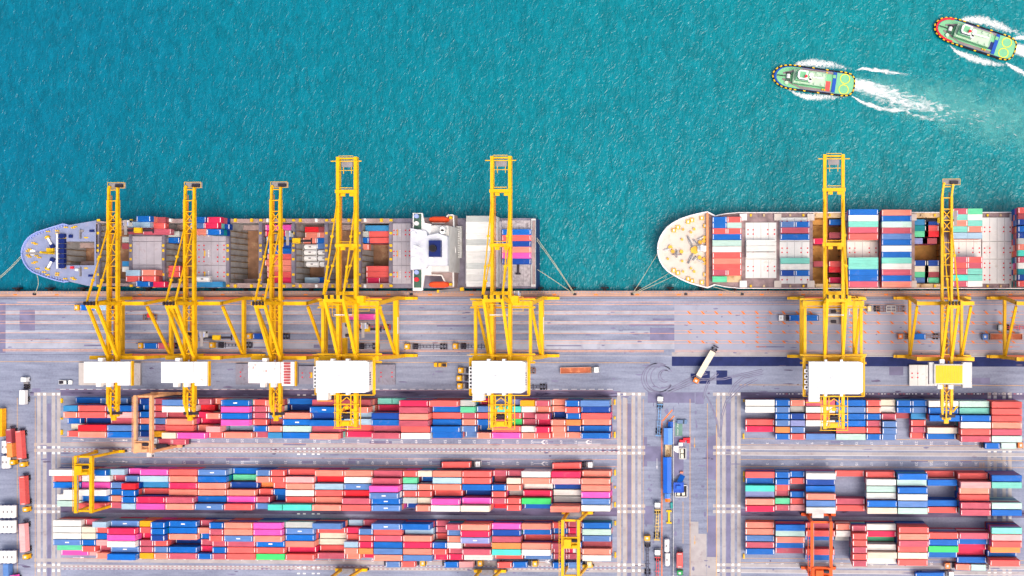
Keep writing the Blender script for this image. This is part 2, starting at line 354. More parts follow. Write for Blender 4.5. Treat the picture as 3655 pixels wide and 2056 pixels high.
mk = MB()   # 0 orange line 1 chevron 2 white 3 red 4 rail 5 yellow 6 pad 7 green
MM = [M_oline, M_och, M_wline, M_redl, M_rail, M_yline, M_pad, M_green, M_tmark]
def hl(y, x0, x1, t=1.4, m=0, z=.055): strip(mk, x0, y - t / 2, x1, y + t / 2, z, m)
def vl(x, y0, y1, t=1.4, m=5, z=.055): strip(mk, x - t / 2, y0, x + t / 2, y1, z, m)
for y in (1078, 1086.8): hl(y, 60 if y < 1080 else -300, 2404, 1.6, 0)
for y in (1078, 1087): hl(y, 2407, 4200, 1.1, 0)
for y in (1110.5, 1122, 1147, 1156.6, 1189.7, 1215.4, 1224.8): hl(y, -300, 4200, 1.2, 0)
hl(1180.5, 2407, 4200, 1.0, 0)
for y in (1250.5, 1255.4): hl(y, 10, 2370, 1.7, 0); hl(y, 2410, 4200, 1.2, 0)
for y in (1049, 1054.5): hl(y, -300, 4200, 1.0, 0)
hl(1294.6, 0, 2320, 1.1, 5); hl(1374, 2640, 4200, 1.2, 5)
for y in (1063.5, 1065.8): hl(y, -300, 4200, .9, 4)
hl(1268.3, -300, 4200, .8, 4); hl(1269.9, 600, 4200, .9, 2); hl(1058, -300, 4200, .8, 4)
x = -290
while x < 4200:   # yellow dashes along the quay edge
    strip(mk, x, 1044.2, x + 5, 1045.6, .055, 5); x += 10.5
for x in range(-100, 4200, 148):
    strip(mk, x, 1049.5, x + 14, 1054, .058, 1)
for y0, y1 in ((1111.5, 1121.5), (1147.5, 1156.5), (1181, 1189.5), (1216, 1224.5)):
    for i in range(30):
        x = 2452 + i * 48.2; a = [U(x, y0), U(x + 7, y0), U(x + 17, y1), U(x + 9, y1)]
        mk.face([(p[0], p[1], .062) for p in reversed(a)], 1)
def arrow(x0, x1, y, hw=3, m=0, t=.9, z=.065):
    """arrow on the ground from x0 (tail) to x1 (tip)"""
    d = 1 if x1 > x0 else -1
    strip(mk, x0, y - t / 2, x1 - d * 12, y + t / 2, z, m)
    a = [U(x1, y), U(x1 - d * 14, y - hw), U(x1 - d * 11, y), U(x1 - d * 14, y + hw)]
    if d > 0: a.reverse()
    mk.face([(p[0], p[1], z + .003) for p in a], m)
for X in (2735, 3066, 3400, 3640):
    for y in (1134, 1169, 1203.5, 1238): arrow(X, X - 40, y, 3, 1, 1.1)
def varrow(x, y0, y1, hw=3, m=2, z=.065):
    d = 1 if y1 > y0 else -1
    strip(mk, x - .6, y0, x + .6, y1 - d * 12, z, m)
    a = [U(x, y1), U(x + hw, y1 - d * 14), U(x, y1 - d * 11), U(x - hw, y1 - d * 14)]
    if d < 0: a.reverse()
    mk.face([(p[0], p[1], z + .003) for p in reversed(a)], m)
varrow(2345, 1636, 1676, 3, 2); varrow(2479, 1562, 1600, 3, 5); varrow(2480, 1912, 1946, 3, 5)
# yard lane arrows
for x0, x1, y in ((260, 300, 1569), (412, 451, 1571), (260, 300, 1990), (412, 450, 1647)): arrow(x0, x1, y, 3, 2, 1.1)
for xt, y in ((1905, 1578), (2063, 1578), (1905, 1655), (1925, 2004)):
    strip(mk, xt, y - .8, xt + 26, y + .8, .065, 2)
    for s_ in (-1, 1):
        a = [U(xt + 26, y), U(xt + 32, y), U(xt + 42, y + s_ * 7), U(xt + 34, y + s_ * 7)]
        if s_ < 0: a.reverse()
        mk.face([(p[0], p[1], .069) for p in reversed(a)], 2)
# lane lines beside the blocks
for xa, xb in ((218, 2205), (2640, 4200)):
    for y in (1566.5, 1588, 1640, 1665, 1993 + (xa < 300) * -8, 2008): hl(y, xa, xb, 1.1, 5 if xa > 2000 else 0)
for y in (1602, 1611.5, 2021, 2031):     # red and white dashes on the RTG runways
    x = 220
    while x < 2205: strip(mk, x, y - .8, x + 8, y + .8, .065, 2); strip(mk, x + 8, y - .8, x + 16, y + .8, .065, 3); x += 16
for y in (1605, 1625, 2025, 2045): hl(y, 2645, 4200, 1.2, 2, .066)
x = 215
while x < 2180: strip(mk, x, 1388.5, x + 20, 1390.3, .065, 2); x += 32
hl(1394.5, 200, 2190, 1.0, 3)
x = 2760
while x < 4200:
    if random.random() < .85: strip(mk, x, 1404.5, x + random.uniform(4, 9), 1407.5, .065, random.choice([2, 2, 3]))
    x += 11
# white pads where the cranes turn
for q in VP[:3]:
    for x in q:
        for y in (1407, 1596, 1617, 1805.7, 1826.5, 2015.7, 2036.6): strip(mk, x - 4.6, y - 4.2, x + 4.6, y + 4.2, .07, 6)
for x in (1066, 1086.6, 1118, 1137): 
    for y in (1410, 1601, 1621, 1834, 2026, 2047): strip(mk, x - 5, y - 2.5, x + 5, y + 2.5, .07, 6)
for x in (3531, 3552, 3584, 3605):
    for y in (1417, 1612, 1849, 2044): strip(mk, x - 5, y - 2, x + 5, y + 2, .07, 6)
# vertical lines in the roads
for x in (126, 62): vl(x, 1420, 2200, 1.2, 5)
for x in (2216, 2238, 2256, 2296): vl(x, 1425, 2000, 1.1, 5)
for x in (2463, 2557): vl(x, 1424, 2200, 1.5, 5)
vl(2525, 1440, 1900, 1.2, 5); vl(2438, 1790, 1940, 1.2, 5); vl(2362.5, 1500, 2200, 3.2, 1)
for a_, b_ in (((2366, 1502), (2400, 1463)), ((2380, 1514), (2406, 1484))):
    p, q = U3(*a_), U3(*b_); p.z = q.z = .06; mk.beam(p, q, .5, .01, 1)
strip(mk, 2410, 1508, 2436, 1556, .060, 7)
for x in range(1450, 1470, 5): pass
for x in (3497, 3501, 3505, 3510, 3515): vl(x, 1650, 1668, 1, 5)
# tyre arcs in the turning area
for cx, cy, r0, a0, a1 in ((2355, 1350, 48, 40, 330), (2350, 1348, 52, 60, 330), (2363, 1346, 40, 30, 320), (2372, 1342, 22, 60, 300), (2376, 1340, 18, 40, 260), (2345, 1352, 55, 90, 280)):
    pr = None
    for i in range(40):
        t = R(a0 + (a1 - a0) * i / 39); p = U3(cx + r0 * 1.0 * math.cos(t), cy - r0 * math.sin(t)); p.z = .075
        if pr is not None: mk.beam(pr, p, .4, .004, 8)
        pr = p
for pts in (((2380, 1392), (2440, 1360), (2480, 1340), (2520, 1330)), ((2375, 1400), (2450, 1372), (2500, 1352), (2580, 1350), (2640, 1335), (2720, 1318)), ((2508, 1420), (2515, 1390), (2525, 1360), (2560, 1330)),
            ((2520, 1410), (2540, 1450), (2556, 1500), (2565, 1560)), ((2600, 1405), (2620, 1370), (2650, 1345), (2720, 1330)), ((2570, 1540), (2575, 1480), (2590, 1430), (2640, 1380), (2700, 1350))):
    for off in (0, 5):
        for i in range(len(pts) - 1):
            p, q = U3(pts[i][0] + off, pts[i][1] + off), U3(pts[i+1][0] + off, pts[i+1][1] + off); p.z = q.z = .08
            mk.beam(p, q, .35, .004, 8)
# painted numbers beside the bays and the words on the green patch
def text(s, px, py, h, rz, m=2, z=.067, italic=False):
    cu = bpy.data.curves.new('t', 'FONT'); cu.body = s; cu.size = h; cu.align_x = 'CENTER'; cu.align_y = 'CENTER'; cu.resolution_u = 2
    if italic: cu.shear = .3
    o = bpy.data.objects.new('t', cu); C.objects.link(o)
    bpy.context.view_layer.update()
    me = bpy.data.meshes.new_from_object(o)
    X, Y = U(px, py); c, s_ = math.cos(rz), math.sin(rz); base = len(mk.v)
    for v in me.vertices: mk.v.append((X + c * v.co.x - s_ * v.co.y, Y + s_ * v.co.x + c * v.co.y, z))
    for p in me.polygons: mk.f.append(tuple(base + i for i in p.vertices)); mk.m.append(m)
    bpy.data.objects.remove(o); bpy.data.curves.remove(cu); bpy.data.meshes.remove(me)
for k in range(3, 75, 2):
    x = 1743.8 + (k - 59) / 2 * 51.75
    for y in (1571 + (x - 300) * .0041, 1648 + (x - 300) * .004, 1990 + (x - 300) * .0088): text(str(k), x, y, 1.6, R(-90))
for k in range(1, 36, 2):
    x = 2685 + (k - 1) / 2 * 53.2
    if 3500 < x < 3525: continue
    for y in (1582, 1656, 2012): text(str(k), x, y, 1.6, R(-90))
text('Visitor  Area', 2419, 1532, 1.05, R(90), italic=True)
struct(mk.build('road_markings', MM))
# quay edge beam with rubber face and cope
ke = MB(); ke.box(-2500, 2500, QY - .05, QY + .55, -2.2, .14); ke.box(-2500, 2500, QY + .02, QY + .12, -14, -2.25)
struct(ke.build('kerb', M_cope))
fx = -40
proto = None
fi = 0
for i in range(36):
    px = 62 + (i - 1) * 116.5
    X, _ = U(px, 1038, -1.5)
    if proto is None:
        r = empty('dock_fender', (X, QY + .9, -1.6), '', 'fender'); 
        f = MB(); f.box(-1.5, 1.5, .7, 1.3, -1.4, 1.4); f.build('face_panel', M_blk, r, True)
        for zz in (-.8, .8):
            g = MB(); g.cyl((0, -.35, zz), (0, .7, zz), .55, 10); g.build('rubber_cone', M_blk, r, True)
        proto = r; o = r
    else:
        o = proto.copy(); C.objects.link(o); o.location = (X, QY + .9, -1.6)
        for ch in proto.children: c2 = ch.copy(); C.objects.link(c2); c2.parent = o
    where = 'left of the left ship' if px < 80 else 'between the left ship and the quay' if px < 1912 else 'in the open gap between the two ships' if px < 2440 else 'between the right ship and the quay'
    tag(o, 'black rubber dock fender on the quay wall ' + where, 'fender', 'dock fenders along the quay wall ' + where)
def bollard(px, py, lab):
    X, Y = U(px, py); f = MB(); f.cyl((X, Y, 0), (X, Y, .5), .35, 10); f.cyl((X, Y, .5), (X, Y, .75), .5, 10); f.box(X - .7, X + .7, Y - .5, Y + .5, .03, .1)
    tag(f.build('bollard', M_dark), lab, 'bollard', 'mooring bollards along the quay edge')
for px, lab in ((124, 'dark mooring bollard on the quay edge below the bow of the left ship'), (2052, 'dark mooring bollard holding the stern ropes of the left ship'),
                (2257, 'dark mooring bollard where three bow ropes of the right ship meet'), (2448, 'dark mooring bollard on the quay edge under the right ship bow'),
                (2649, 'dark mooring bollard holding the short rope of the right ship'), (1468, 'dark mooring bollard on the quay edge beside the gangway')):
    bollard(px, 1050, lab)

# ------------------------------------------------------------------ CONTAINERS
SZ = {4: 12.19, 2: 6.06}
def cont_mesh(kind, dash):
    L = SZ[kind]; W, H = 2.44, 2.59; b = MB()
    b.box(.04, L - .04, .04, W - .04, .12, H - .05, 0)
    for y in (0, W - .1):
        b.box(.1, L - .1, y, y + .1, H - .12, H - .012, 0); b.box(.1, L - .1, y, y + .1, 0, .16, 0)
    for x in (0, L - .1):
        b.box(x, x + .1, 0, W, 0, H - .012, 0)
    for x in (.0, L - .18):
        for y in (0, W - .16):
            for z in (-.003, H - .13): b.box(x - .004, x + .184, y - .004, y + .164, z, z + .12 + .01, 0)
    # rear door with locking bars at the far end
    for y in (.45, .95, 1.5, 2.0): b.box(L - .002, L + .03, y - .025, y + .025, .15, H - .15, 1)
    if dash >= 1:
        for x in (.2, L - .38): b.box(x, x + .18, .35, W - .35, H - .06, H - .02, 1)
    if dash >= 2: b.box(L / 2 - .85, L / 2 + .85, W / 2 - .24, W / 2 + .24, H - .06, H - .015, 1)
    me = bpy.data.meshes.new('container_%dft%s' % (kind * 10, '_marked' if dash else ''))
    me.from_pydata(b.v, [], b.f); me.materials.append(CM['R']); me.materials.append(M_mark)
    me.polygons.foreach_set('material_index', b.m); me.update(); return me
CMESH = {(k, d): cont_mesh(k, d) for k in (2, 4) for d in (0, 1, 2)}
PALK = list(PAL)
stuff = MB()
def put_stuff(x, y, z, kind, col, full=False):
    L = SZ[kind]; m = PALK.index(col)
    stuff.box(x + .02, x + L - .02, y + .02, y + 2.42, z, z + 2.58, m)
    if full:
        k = len(PALK)
        if col in 'SRPDNUKB':
            for xx in (x + .22, x + L - .48): stuff.box(xx, xx + .26, y + .3, y + 2.14, z + 2.57, z + 2.6, k)
ALL = []   # every visible top container: dict
def add_cont(x, y, z, kind, col, dash, block, row, bay, rowword, left=None, right=None):
    ALL.append(dict(x=x, y=y, z=z, k=kind, c=col, d=dash, block=block, row=row, bay=bay, rw=rowword, l=left, r=right))
SLOT = 6.343
TIER = 2.6
REG = {'a': 180, 'b': 700, 'c': 1220, 'd': 1700, 'e': 2620, 'f': 3135}
ZS = 2576 / 520
ORD = ['top', 'second', 'third', 'fourth', 'fifth', 'bottom']
NUM = ['first', 'second', 'third', 'fourth', 'fifth', 'sixth', 'seventh', 'eighth', 'ninth', 'tenth', 'eleventh', 'twelfth', 'thirteenth', 'fourteenth', 'fifteenth', 'sixteenth', 'seventeenth', 'eighteenth', 'nineteenth', 'twentieth'] + ['twenty-' + w_ for w_ in ('first', 'second', 'third', 'fourth', 'fifth', 'sixth', 'seventh', 'eighth', 'ninth')] + ['thirtieth'] + ['thirty-' + w_ for w_ in ('first', 'second', 'third', 'fourth', 'fifth', 'sixth', 'seventh', 'eighth', 'ninth')] + ['fortieth', 'forty-first', 'forty-second']
HID = 'RRPPSSMMBBNNUWLDKTOH'
DEBUG = False
def block(name, rows, ysouth, origin_px, fill, seed, pitch, tmax=5):
    par = 1 if fill else 0
    """rows: six strings, top row first.  A token is region letter, left edge of the box top in that enlarged view, colour, 4|2 (length), *=logo, .t=tiers"""
    rnd = random.Random(seed)
    X0 = U(origin_px, 1578)[0] - SLOT / 2
    YS = U(2200 if fill else 3000, ysouth)[1]
    for r, s in enumerate(rows):
        y = YS + (5 - r) * pitch + .05
        ypx = ysouth - (5 - r) * 23 - 10
        toks = []; reg = None
        for tok in s.split():
            if tok[0] in REG and (tok[1].isdigit() or tok[1] == '-'): reg = tok[0]; tok = tok[1:]
            t = None
            if '.' in tok: tok, t = tok.split('.'); t = int(t)
            dash = 2 if tok.endswith('*') else 0; tok = tok.rstrip('*')
            kind = int(tok[-1]); col = tok[-2]; px = REG[reg] + float(tok[:-2]) / ZS
            cand = {}
            for tt in ([t] if t else range(1, tmax + 1)):
                X = (U(px, ypx + tt * 3, tt * TIER)[0] - .14 - X0) / SLOT
                for kx in range(math.floor(X) - 1, math.floor(X) + 3):
                    e = (X - kx) ** 2 + (.5 if kind == 4 and (kx - par) % 2 else 0) + .0004 * (5 - tt)
                    if kx not in cand or e < cand[kx][0]: cand[kx] = (e, tt)
            toks.append((cand, kind, col, dash))
        # best assignment of slots along the row, left to right without overlaps
        states = {-999: (0, [])}
        for cand, kind, col, dash in toks:
            new = {}
            for end, (cost, path) in states.items():
                for kx, (e, tt) in cand.items():
                    if kx < end: continue
                    ne = kx + (1 if kind == 2 else 2); c_ = cost + e
                    if ne not in new or c_ < new[ne][0]: new[ne] = (c_, path + [[kx, tt, kind, col, dash]])
            states = new
        cost, occ = min(states.values(), key=lambda v: v[0])
        if DEBUG: print('ROW', name, r, round(cost, 2), 'end', occ[-1][0], [round(min(v[0] for v in c_[0].values()), 2) for c_ in toks if min(v[0] for v in c_[0].values()) > .05])
        if fill:
            k = 0 if min(o[0] for o in occ) >= 1 and r not in () else occ[0][0]
            out = []; last = None
            for o in occ:
                if last is not None:
                    while last < o[0]:
                        out.append([last, rnd.choice((1, 2, 2, 3)), 2, rnd.choice('MPNDB'), 0]); last += 1
                out.append(o); last = o[0] + (1 if o[2] == 2 else 2)
            occ = out
        for i, (kx, tt, kind, col, dash) in enumerate(occ):
            x = X0 + kx * SLOT + (.14 if kind == 2 else .25)
            for t in range(tt - 1):
                hc = rnd.choice(HID)
                if rnd.random() < .3: hc = col
                if kind == 4: put_stuff(x, y, t * TIER, 4, hc)
                else: put_stuff(x, y, t * TIER, 2, hc)
            d = dash or (1 if col in 'SRPDNUKBZF' and rnd.random() < .55 else 0)
            lf = occ[i-1][3] if i and occ[i-1][0] + (1 if occ[i-1][2] == 2 else 2) == kx else None
            rg = occ[i+1][3] if i + 1 < len(occ) and occ[i+1][0] == kx + (1 if kind == 2 else 2) else None
            add_cont(x, y, (tt - 1) * TIER, kind, col, d, name, r, i, ORD[r] + ' row', lf, rg)
A = ["a430B4 905U4 1420P2 1580N2 1825P2 1955U4 b0P2 365S2 410B4* 1005R2 1235S2 1645B4 2030P4 c10M4 660T2 950T2 1025D4 1520R4 2090G2 2460D2 d320V2 560V2 775Y2 1050P2 1345S2 1575B2 1840U4",
     "a225I2 515R4 1020B4 1620B2 1825R2 1985W4 b65F2 370P2 415K4 1010P2 1270S2 1680N4 2000B4* c190S2 655D4 1000P4 1590B4 2100J2 2395U2 d270A2 530A2 800W2 1055S2 1350S2 1580R2 1855N4",
     "a220S2 465R4 965Z4 1555B2 1825P2 2095M4 b20D2 185S2 415B4 1010P2 1275U2 1515S4 2035N4 c340L2 520N4 1000S4 1600R4 2130P2 2395R2 d545R2 820P2 1050P2 1370N2 1595B2 1855R4",
     "a285B2* 655N4 1035P4 1550S2 1830U2 2005S4 b105D4 415K4 1010R2 1310M2 1515B4* 2000B4 c20L4 515B4 1000P4 1605B4 2125S2 2390B2 d560E2 825P2 1080D2 1335S2 1590O2 1870S4",
     "a395C2 455F4 1030U4 1550B2 1825P2 2035R4 b0S2 185Z2 620L4 1015B2 1275S2 1515Q4 2040P4 c75R4 550P4 1035R4 1580B4 2125U2 2435B2 d270R4 800W2 1050D2 1335S2 1610N2* 1865B4",
     "a295R2 455S4 965B4 1550N2* 1825Y2 1920C2 2090K4 b230R2 465S4 1050P2 1270I2 1520B4 1990S4 c100D4 515P4 1035W4 1605B4 2175U2 2395S2 d270K4 805S2 1060R2 1345S2 1600S2 1860B4"]
Bk = ["a5W4 530M2 770B2 1050L2 1355K2 1570K4 2065R4 b25U4* 665B4 1050U2* 1305R2 1620R4 2080S4 c20S4 545P4 1070R2 1340C2 1600S4 2120R4 d300P2 555P2 800W4 1320D4 1865S4",
     "a30R4 525W4 1100P2 1310U2 1575L4 2070S4 b10B4 665J4 1050S2 1310R2 1565Z4 2120F4 c20W4 540P4 1070J2 1400B2 1610L4 2120R4 d345M2 540C2 805S4 1320Z4 1860S4",
     "a20B4 585K4 1060U2 1255F2 1660I4 2065D4 b5S4 575N4 1180O2 1350R2 1565S4 2080L4 c20U4* 500K4 1070L2 1345S2 1600S4 2125B4 d275B2 540S2 870W4 1405N4* 1860S4",
     "a215W2 510W4 1060B2 1265B2* 1615R4 2065S4 b5S4 565S4 1135R2 1350B2 1560W4 2080R4 c30F4 500U4* 1080R2 1345R2 1620R4 2180N4 d275R2 585G2 820D4 1380W4 1860K4",
     "a90W4 520B4 1050S2 1265B2* 1490D4 2010P4 b5B4 565K4 1060P2 1430B2 1560R4 2080S4 c5P4 505B4* 1080G2 1340C2 1580K4 2125K4 d275P2 545R2 805E4 1380G4 1860U4",
     "a95Q4 500R4 1045P2 1255L2 1485K4 2005S4 2530U4* b470R4 1060U2* 1275A2 1520A4 2035S4 c5R4 510U4* 1145N2* 1320S2 1570W4 2095C4 d345F2 545R2 870B4 1310S4 1860W4"]
Ck = ["a75W4 600P2 730L2 1035U4* 1560Y2 1785B2 2085B4* b65P2 240B2 480S4 995K4 1585G4 2045U4 c145L2 405P2 525U4* 1045B4 1660P2 1845P2 2100S4 d275K4 795S4 1340R2 1650P2 1865B4",
     "a10W4 540C2 795R2 1025D4 1565R2 1785B2 2065B4 b15S2 245P2 485S4 995K4 1580U4* 2130R4 c305U2 555R4 1125L4 1660P2 1870U2* 2110D4 d275N4 830B4 1370B2 1645D2 1865Q4",
     "a10W4 540C2 800B2 1025K4 1785N2 2065S4 b110B2 240R2 485U4* 995S4 1575B4 2165C4 c80R2 305R2 560P4 1090S4 1660R2 1870S2 2110V4* d275P4 845R4 1370P2 1870U4*",
     "a20U4* 540B2 800Z2 1030W4 1565P2 1830R2 2220N4 b110P2 285P2 535P4 1045B4* 1585S4 2165C4 c45L2 305D2 560B4 1080D4 1605B2 1870W2 2150P4 d270O4 800S4 1330P2 1890M4",
     "a145J4 550R2 860P2 1055U4* 1565P2 1835U2 2070B4 b60D2 290B2 535R4 1045R4 1620D4 2170R4 c45S2 305O2 560U4 1075S4 1605R2 1895P2 2140P4 d270A4 800W4 1370P2 1865S4",
     "a205K4 660Z2 800S2 1030B4 1565Y2 1830S2 2070P4 b20B2* 290P2 535R4 1045E4 1590R4 2140P4 c75S2 375D2 560S4 1080U4 1630D2 1895D2 2145W4 d325R4 840U4* 1390P2 1865W4"]
RA = ["e195W4.3 730B2.3 1000S2.3 1270P4.3 1805B4.3 2340R2 f50C2 335B2 605B2 880W4 1440Q4 2070R4", "e195W4.3 735U2.3 1000G2.2 1275W4.3 1805U4.3 2340S2 f50W2 335B2 600U2 885B4 1440T4 2040R4",
      "e735B2.3 1000N2.3 1280R4.3 1805B4.3 2340B2 f65P2 270M2.1 580I2 900B4 1445B4 2040R4", "e195R4.2 735U2.3 1000V2.3 1280W4.3 1805B4.3 2335P2 f75U2 585R2 1445W4 2040S4",
      "e195D4.2 725O2.3 1000U2.3 1800R4.3 2335R2 f75U2 585P2 870C4 1450R4 2040P4", "e735B2.3 1000R2.3 1275U4.3 1800Q4.3 2335B2 f55U2 570R2 850B4 1445P4 2015Q4"]
RB = ["e205R4.3 740B2.3 1000B2.2 1265W4.4 1785R4.1 2325R4 f345B4 835R4.1 1410R4 2010B4", "e200B4.2 740B2.3 1005R2.2 1270N4.3 2335W4 f330Q4 860B4 1450Z4 2015T4",
      "e200A4.3 730R2.2 1285B4.3 2345Q4 f345B4 1435S4", "e205V4.2 730P2.1 1005B2.2 1290S4.4 2345W4 f340W4 1440R4",
      "e200S4.3 730J2.2 1000R2.2 1290U4.4 1805P4.2 2350B4 f340U4 865B4 1450P4 2020Q4", "e200D4.3 735P2.2 995Z2.2 1285W4.4 1810R4.2 2350C4 f340Q4 860R4 1450P4 2050B4"]
RC = ["e195S4.2 740B4.4 1265P4.2 1805S2.3 2085P2 2345W4 f360R4 2030T4", "e200S4.2 745Q4.3 1275R4.3 1800W2.3 2090R2 2345D4 f360S4 880R4 1425P4 2030Z4",
      "e200U4.2 745S4.3 1270B4.1 1785G2.1 2090R2 2350J4.1 f365P4 880B4 1410B4 2010R4", "e200P4.2 745B4.2 2090P2 2345W4 f345R4 885E4 1380D4 1970O4",
      "e200B4.2 745P4.1 1270R4.2 2090R2 2350C4 f345C4 870B4 1370D4 1935B4", "e1260B4.1 2090P2 2345W4 f345R4 1395B4 1970R4"]
block('upper left yard block', A, 1559, 1743.8, True, 1, 2.79)
block('middle left yard block', Bk, 1813, 1743.8, True, 2, 2.84)
block('lower left yard block', Ck, 1993, 1743.8, True, 3, 2.76)
block('upper right yard block', RA, 1562, 2685, False, 4, 2.83)
block('middle right yard block', RB, 1816, 2685, False, 5, 2.84)
block('lower right yard block', RC, 1995, 2685, False, 6, 2.8)

# ------------------------------------------------------------------ SHIPS
ROPE = mat('mooring_rope', (200, 196, 170), .9)
M_hull1 = mat('hull_navy', (40, 52, 110), .5, var=.12, dirt=((120, 80, 70), .4, .2))
M_deck1 = mat('deck_lavender', (146, 156, 192), .7, var=.07, dscale=.4, dirt=((196, 178, 190), .5, .3))
M_gun1 = mat('bulwark_blue', (158, 176, 240), .6, var=.05)
M_hold = mat('hold_steel', (172, 170, 172), .7, var=.15, dirt=((150, 96, 70), .8, .2))
M_holdr = mat('hold_rusty_floor', (150, 112, 88), .8, var=.25, dirt=((200, 176, 140), .7, .3))
M_guide = mat('cell_guide', (146, 110, 50), .7, var=.3)
M_hatch = mat('hatch_cover_grey', (184, 178, 188), .7, var=.08, dirt=((150, 120, 112), .6, .3))
M_side1 = mat('side_deck_stained', (172, 150, 148), .8, var=.2, dirt=((120, 96, 120), .8, .4))
M_beam1 = mat('cross_deck_grey', (132, 126, 142), .7, var=.25, dirt=((90, 74, 96), .8, .6))
M_ydk = mat('deck_yellow', (250, 200, 20), .6)
M_red = mat('red_paint', (232, 40, 60), .6)
M_orboat = mat('lifeboat_orange', (255, 86, 40), .45)
M_gdeck = mat('deck_green_dark', (66, 98, 84), .7, var=.15)
M_funnel = mat('funnel_blue', (20, 40, 110), .4, var=.1)
M_hull2 = mat('hull_maroon', (96, 34, 50), .5, var=.12)
M_deck2 = mat('deck_cream', (226, 214, 204), .7, var=.05, dscale=.3, dirt=((222, 170, 120), .5, .35))
M_gun2 = mat('bulwark_white', (248, 246, 248), .6, var=.04, dirt=((220, 150, 100), .5, .5))
M_hatch2 = mat('hatch_cover_white', (242, 241, 238), .7, var=.05, dirt=((190, 170, 150), .5, .3))
M_hold2 = mat('hold_ochre', (222, 168, 96), .8, var=.18, dirt=((140, 84, 50), .8, .2))
M_side2 = mat('side_deck_rusty', (226, 196, 156), .8, var=.12, dirt=((176, 116, 66), .9, .25))
M_beam2 = mat('cross_deck_brown', (160, 138, 140), .8, var=.25, dirt=((96, 70, 84), .8, .5))

def interp(pl, x):
    if x <= pl[0][0]: return pl[0][1]
    for (a, b), (c, d) in zip(pl, pl[1:]):
        if x <= c: return b + (d - b) * (x - a) / (c - a)
    return pl[-1][1]
def ship_hull(root, zd, top, bot, bays, holdy, mats, xs_extra, deck_col, zbot=-13.5, beam_col=None, fore_x=0):
    """mats: hull, deck, side, beam, gunwale.  top/bot: outline polylines in photo px.  bays: (x0,x1,depth or None)"""
    xs = sorted(set([p[0] for p in top] + [p[0] for p in bot] + [b[0] for b in bays] + [b[1] for b in bays] + xs_extra))
    hull = MB(); n = len(xs)
    P = lambda x, y, z: U3(x, y, zd)[:2] + (z,)
    for a, b in zip(xs, xs[1:]):
        for pl, flip in ((top, 0), (bot, 1)):
            q = [U(a, interp(pl, a), zd), U(b, interp(pl, b), zd)]
            f = [(q[0][0], q[0][1], zbot), (q[1][0], q[1][1], zbot), (q[1][0], q[1][1], zd), (q[0][0], q[0][1], zd)]
            hull.face(f if flip else f[::-1])
    for x, fl in ((xs[0], 0), (xs[-1], 1)):
        q = [U(x, interp(top, x), zd), U(x, interp(bot, x), zd)]
        hull.face([(q[0][0], q[0][1], zbot), (q[1][0], q[1][1], zbot), (q[1][0], q[1][1], zd), (q[0][0], q[0][1], zd)])
    hull.build('hull', mats[0], root)
    dk = MB()   # 0 deck 1 side 2 cross beam
    for a, b in zip(xs, xs[1:]):
        hole = None
        for h in bays:
            if a >= h[0] - .01 and b <= h[1] + .01: hole = h
        m0 = 0 if b <= fore_x + .1 else (1 if hole else 2)
        ta, tb, ba, bb = interp(top, a), interp(top, b), interp(bot, a), interp(bot, b)
        if hole:
            hy = hole[3] if len(hole) > 3 else holdy
            qs = [((a, ta), (a, hy[0]), (b, hy[0]), (b, tb)), ((a, hy[1]), (a, ba), (b, bb), (b, hy[1]))]
        else: qs = [((a, ta), (a, ba), (b, bb), (b, tb))]
        for q in qs: dk.face([(*U(*p, zd), zd) for p in q], m0)
    dk.build('deck', [mats[1], mats[2], mats[3]], root)
    for h in bays:
        if h[2] is None: continue
        hy = h[3] if len(h) > 3 else holdy
        x0, y0 = U(h[0], hy[0], zd); x1, y1 = U(h[1], hy[1], zd)
        zf = zd - h[2]; hb = MB()
        hb.face([(x0, y0, zf), (x0, y1, zf), (x1, y1, zf), (x1, y0, zf)], 1)
        for q in (((x0, y0), (x1, y0)), ((x1, y0), (x1, y1)), ((x1, y1), (x0, y1)), ((x0, y1), (x0, y0))):
            hb.face([(*q[0], zf), (*q[1], zf), (*q[1], zd - .005), (*q[0], zd - .005)], 0)
        # stepped wing tanks beside the floor and cell guides on the end walls
        hb.box(x0 + .05, x1 - .05, y1 + .03, y1 + 2.2, zf + .01, zf + 4, 2); hb.box(x0 + .05, x1 - .05, y0 - 2.2, y0 - .03, zf + .01, zf + 4, 2)
        y = y1 + 1.6
        while y < y0 - 1:
            hb.box(x0 + .04, x0 + .5, y, y + .18, zf + .02, zd - .2, 3); hb.box(x1 - .5, x1 - .04, y, y + .18, zf + .02, zd - .2, 3); y += 2.6
        hb.build('cargo_hold', [mats[5], mats[6], mats[7], M_guide], root)
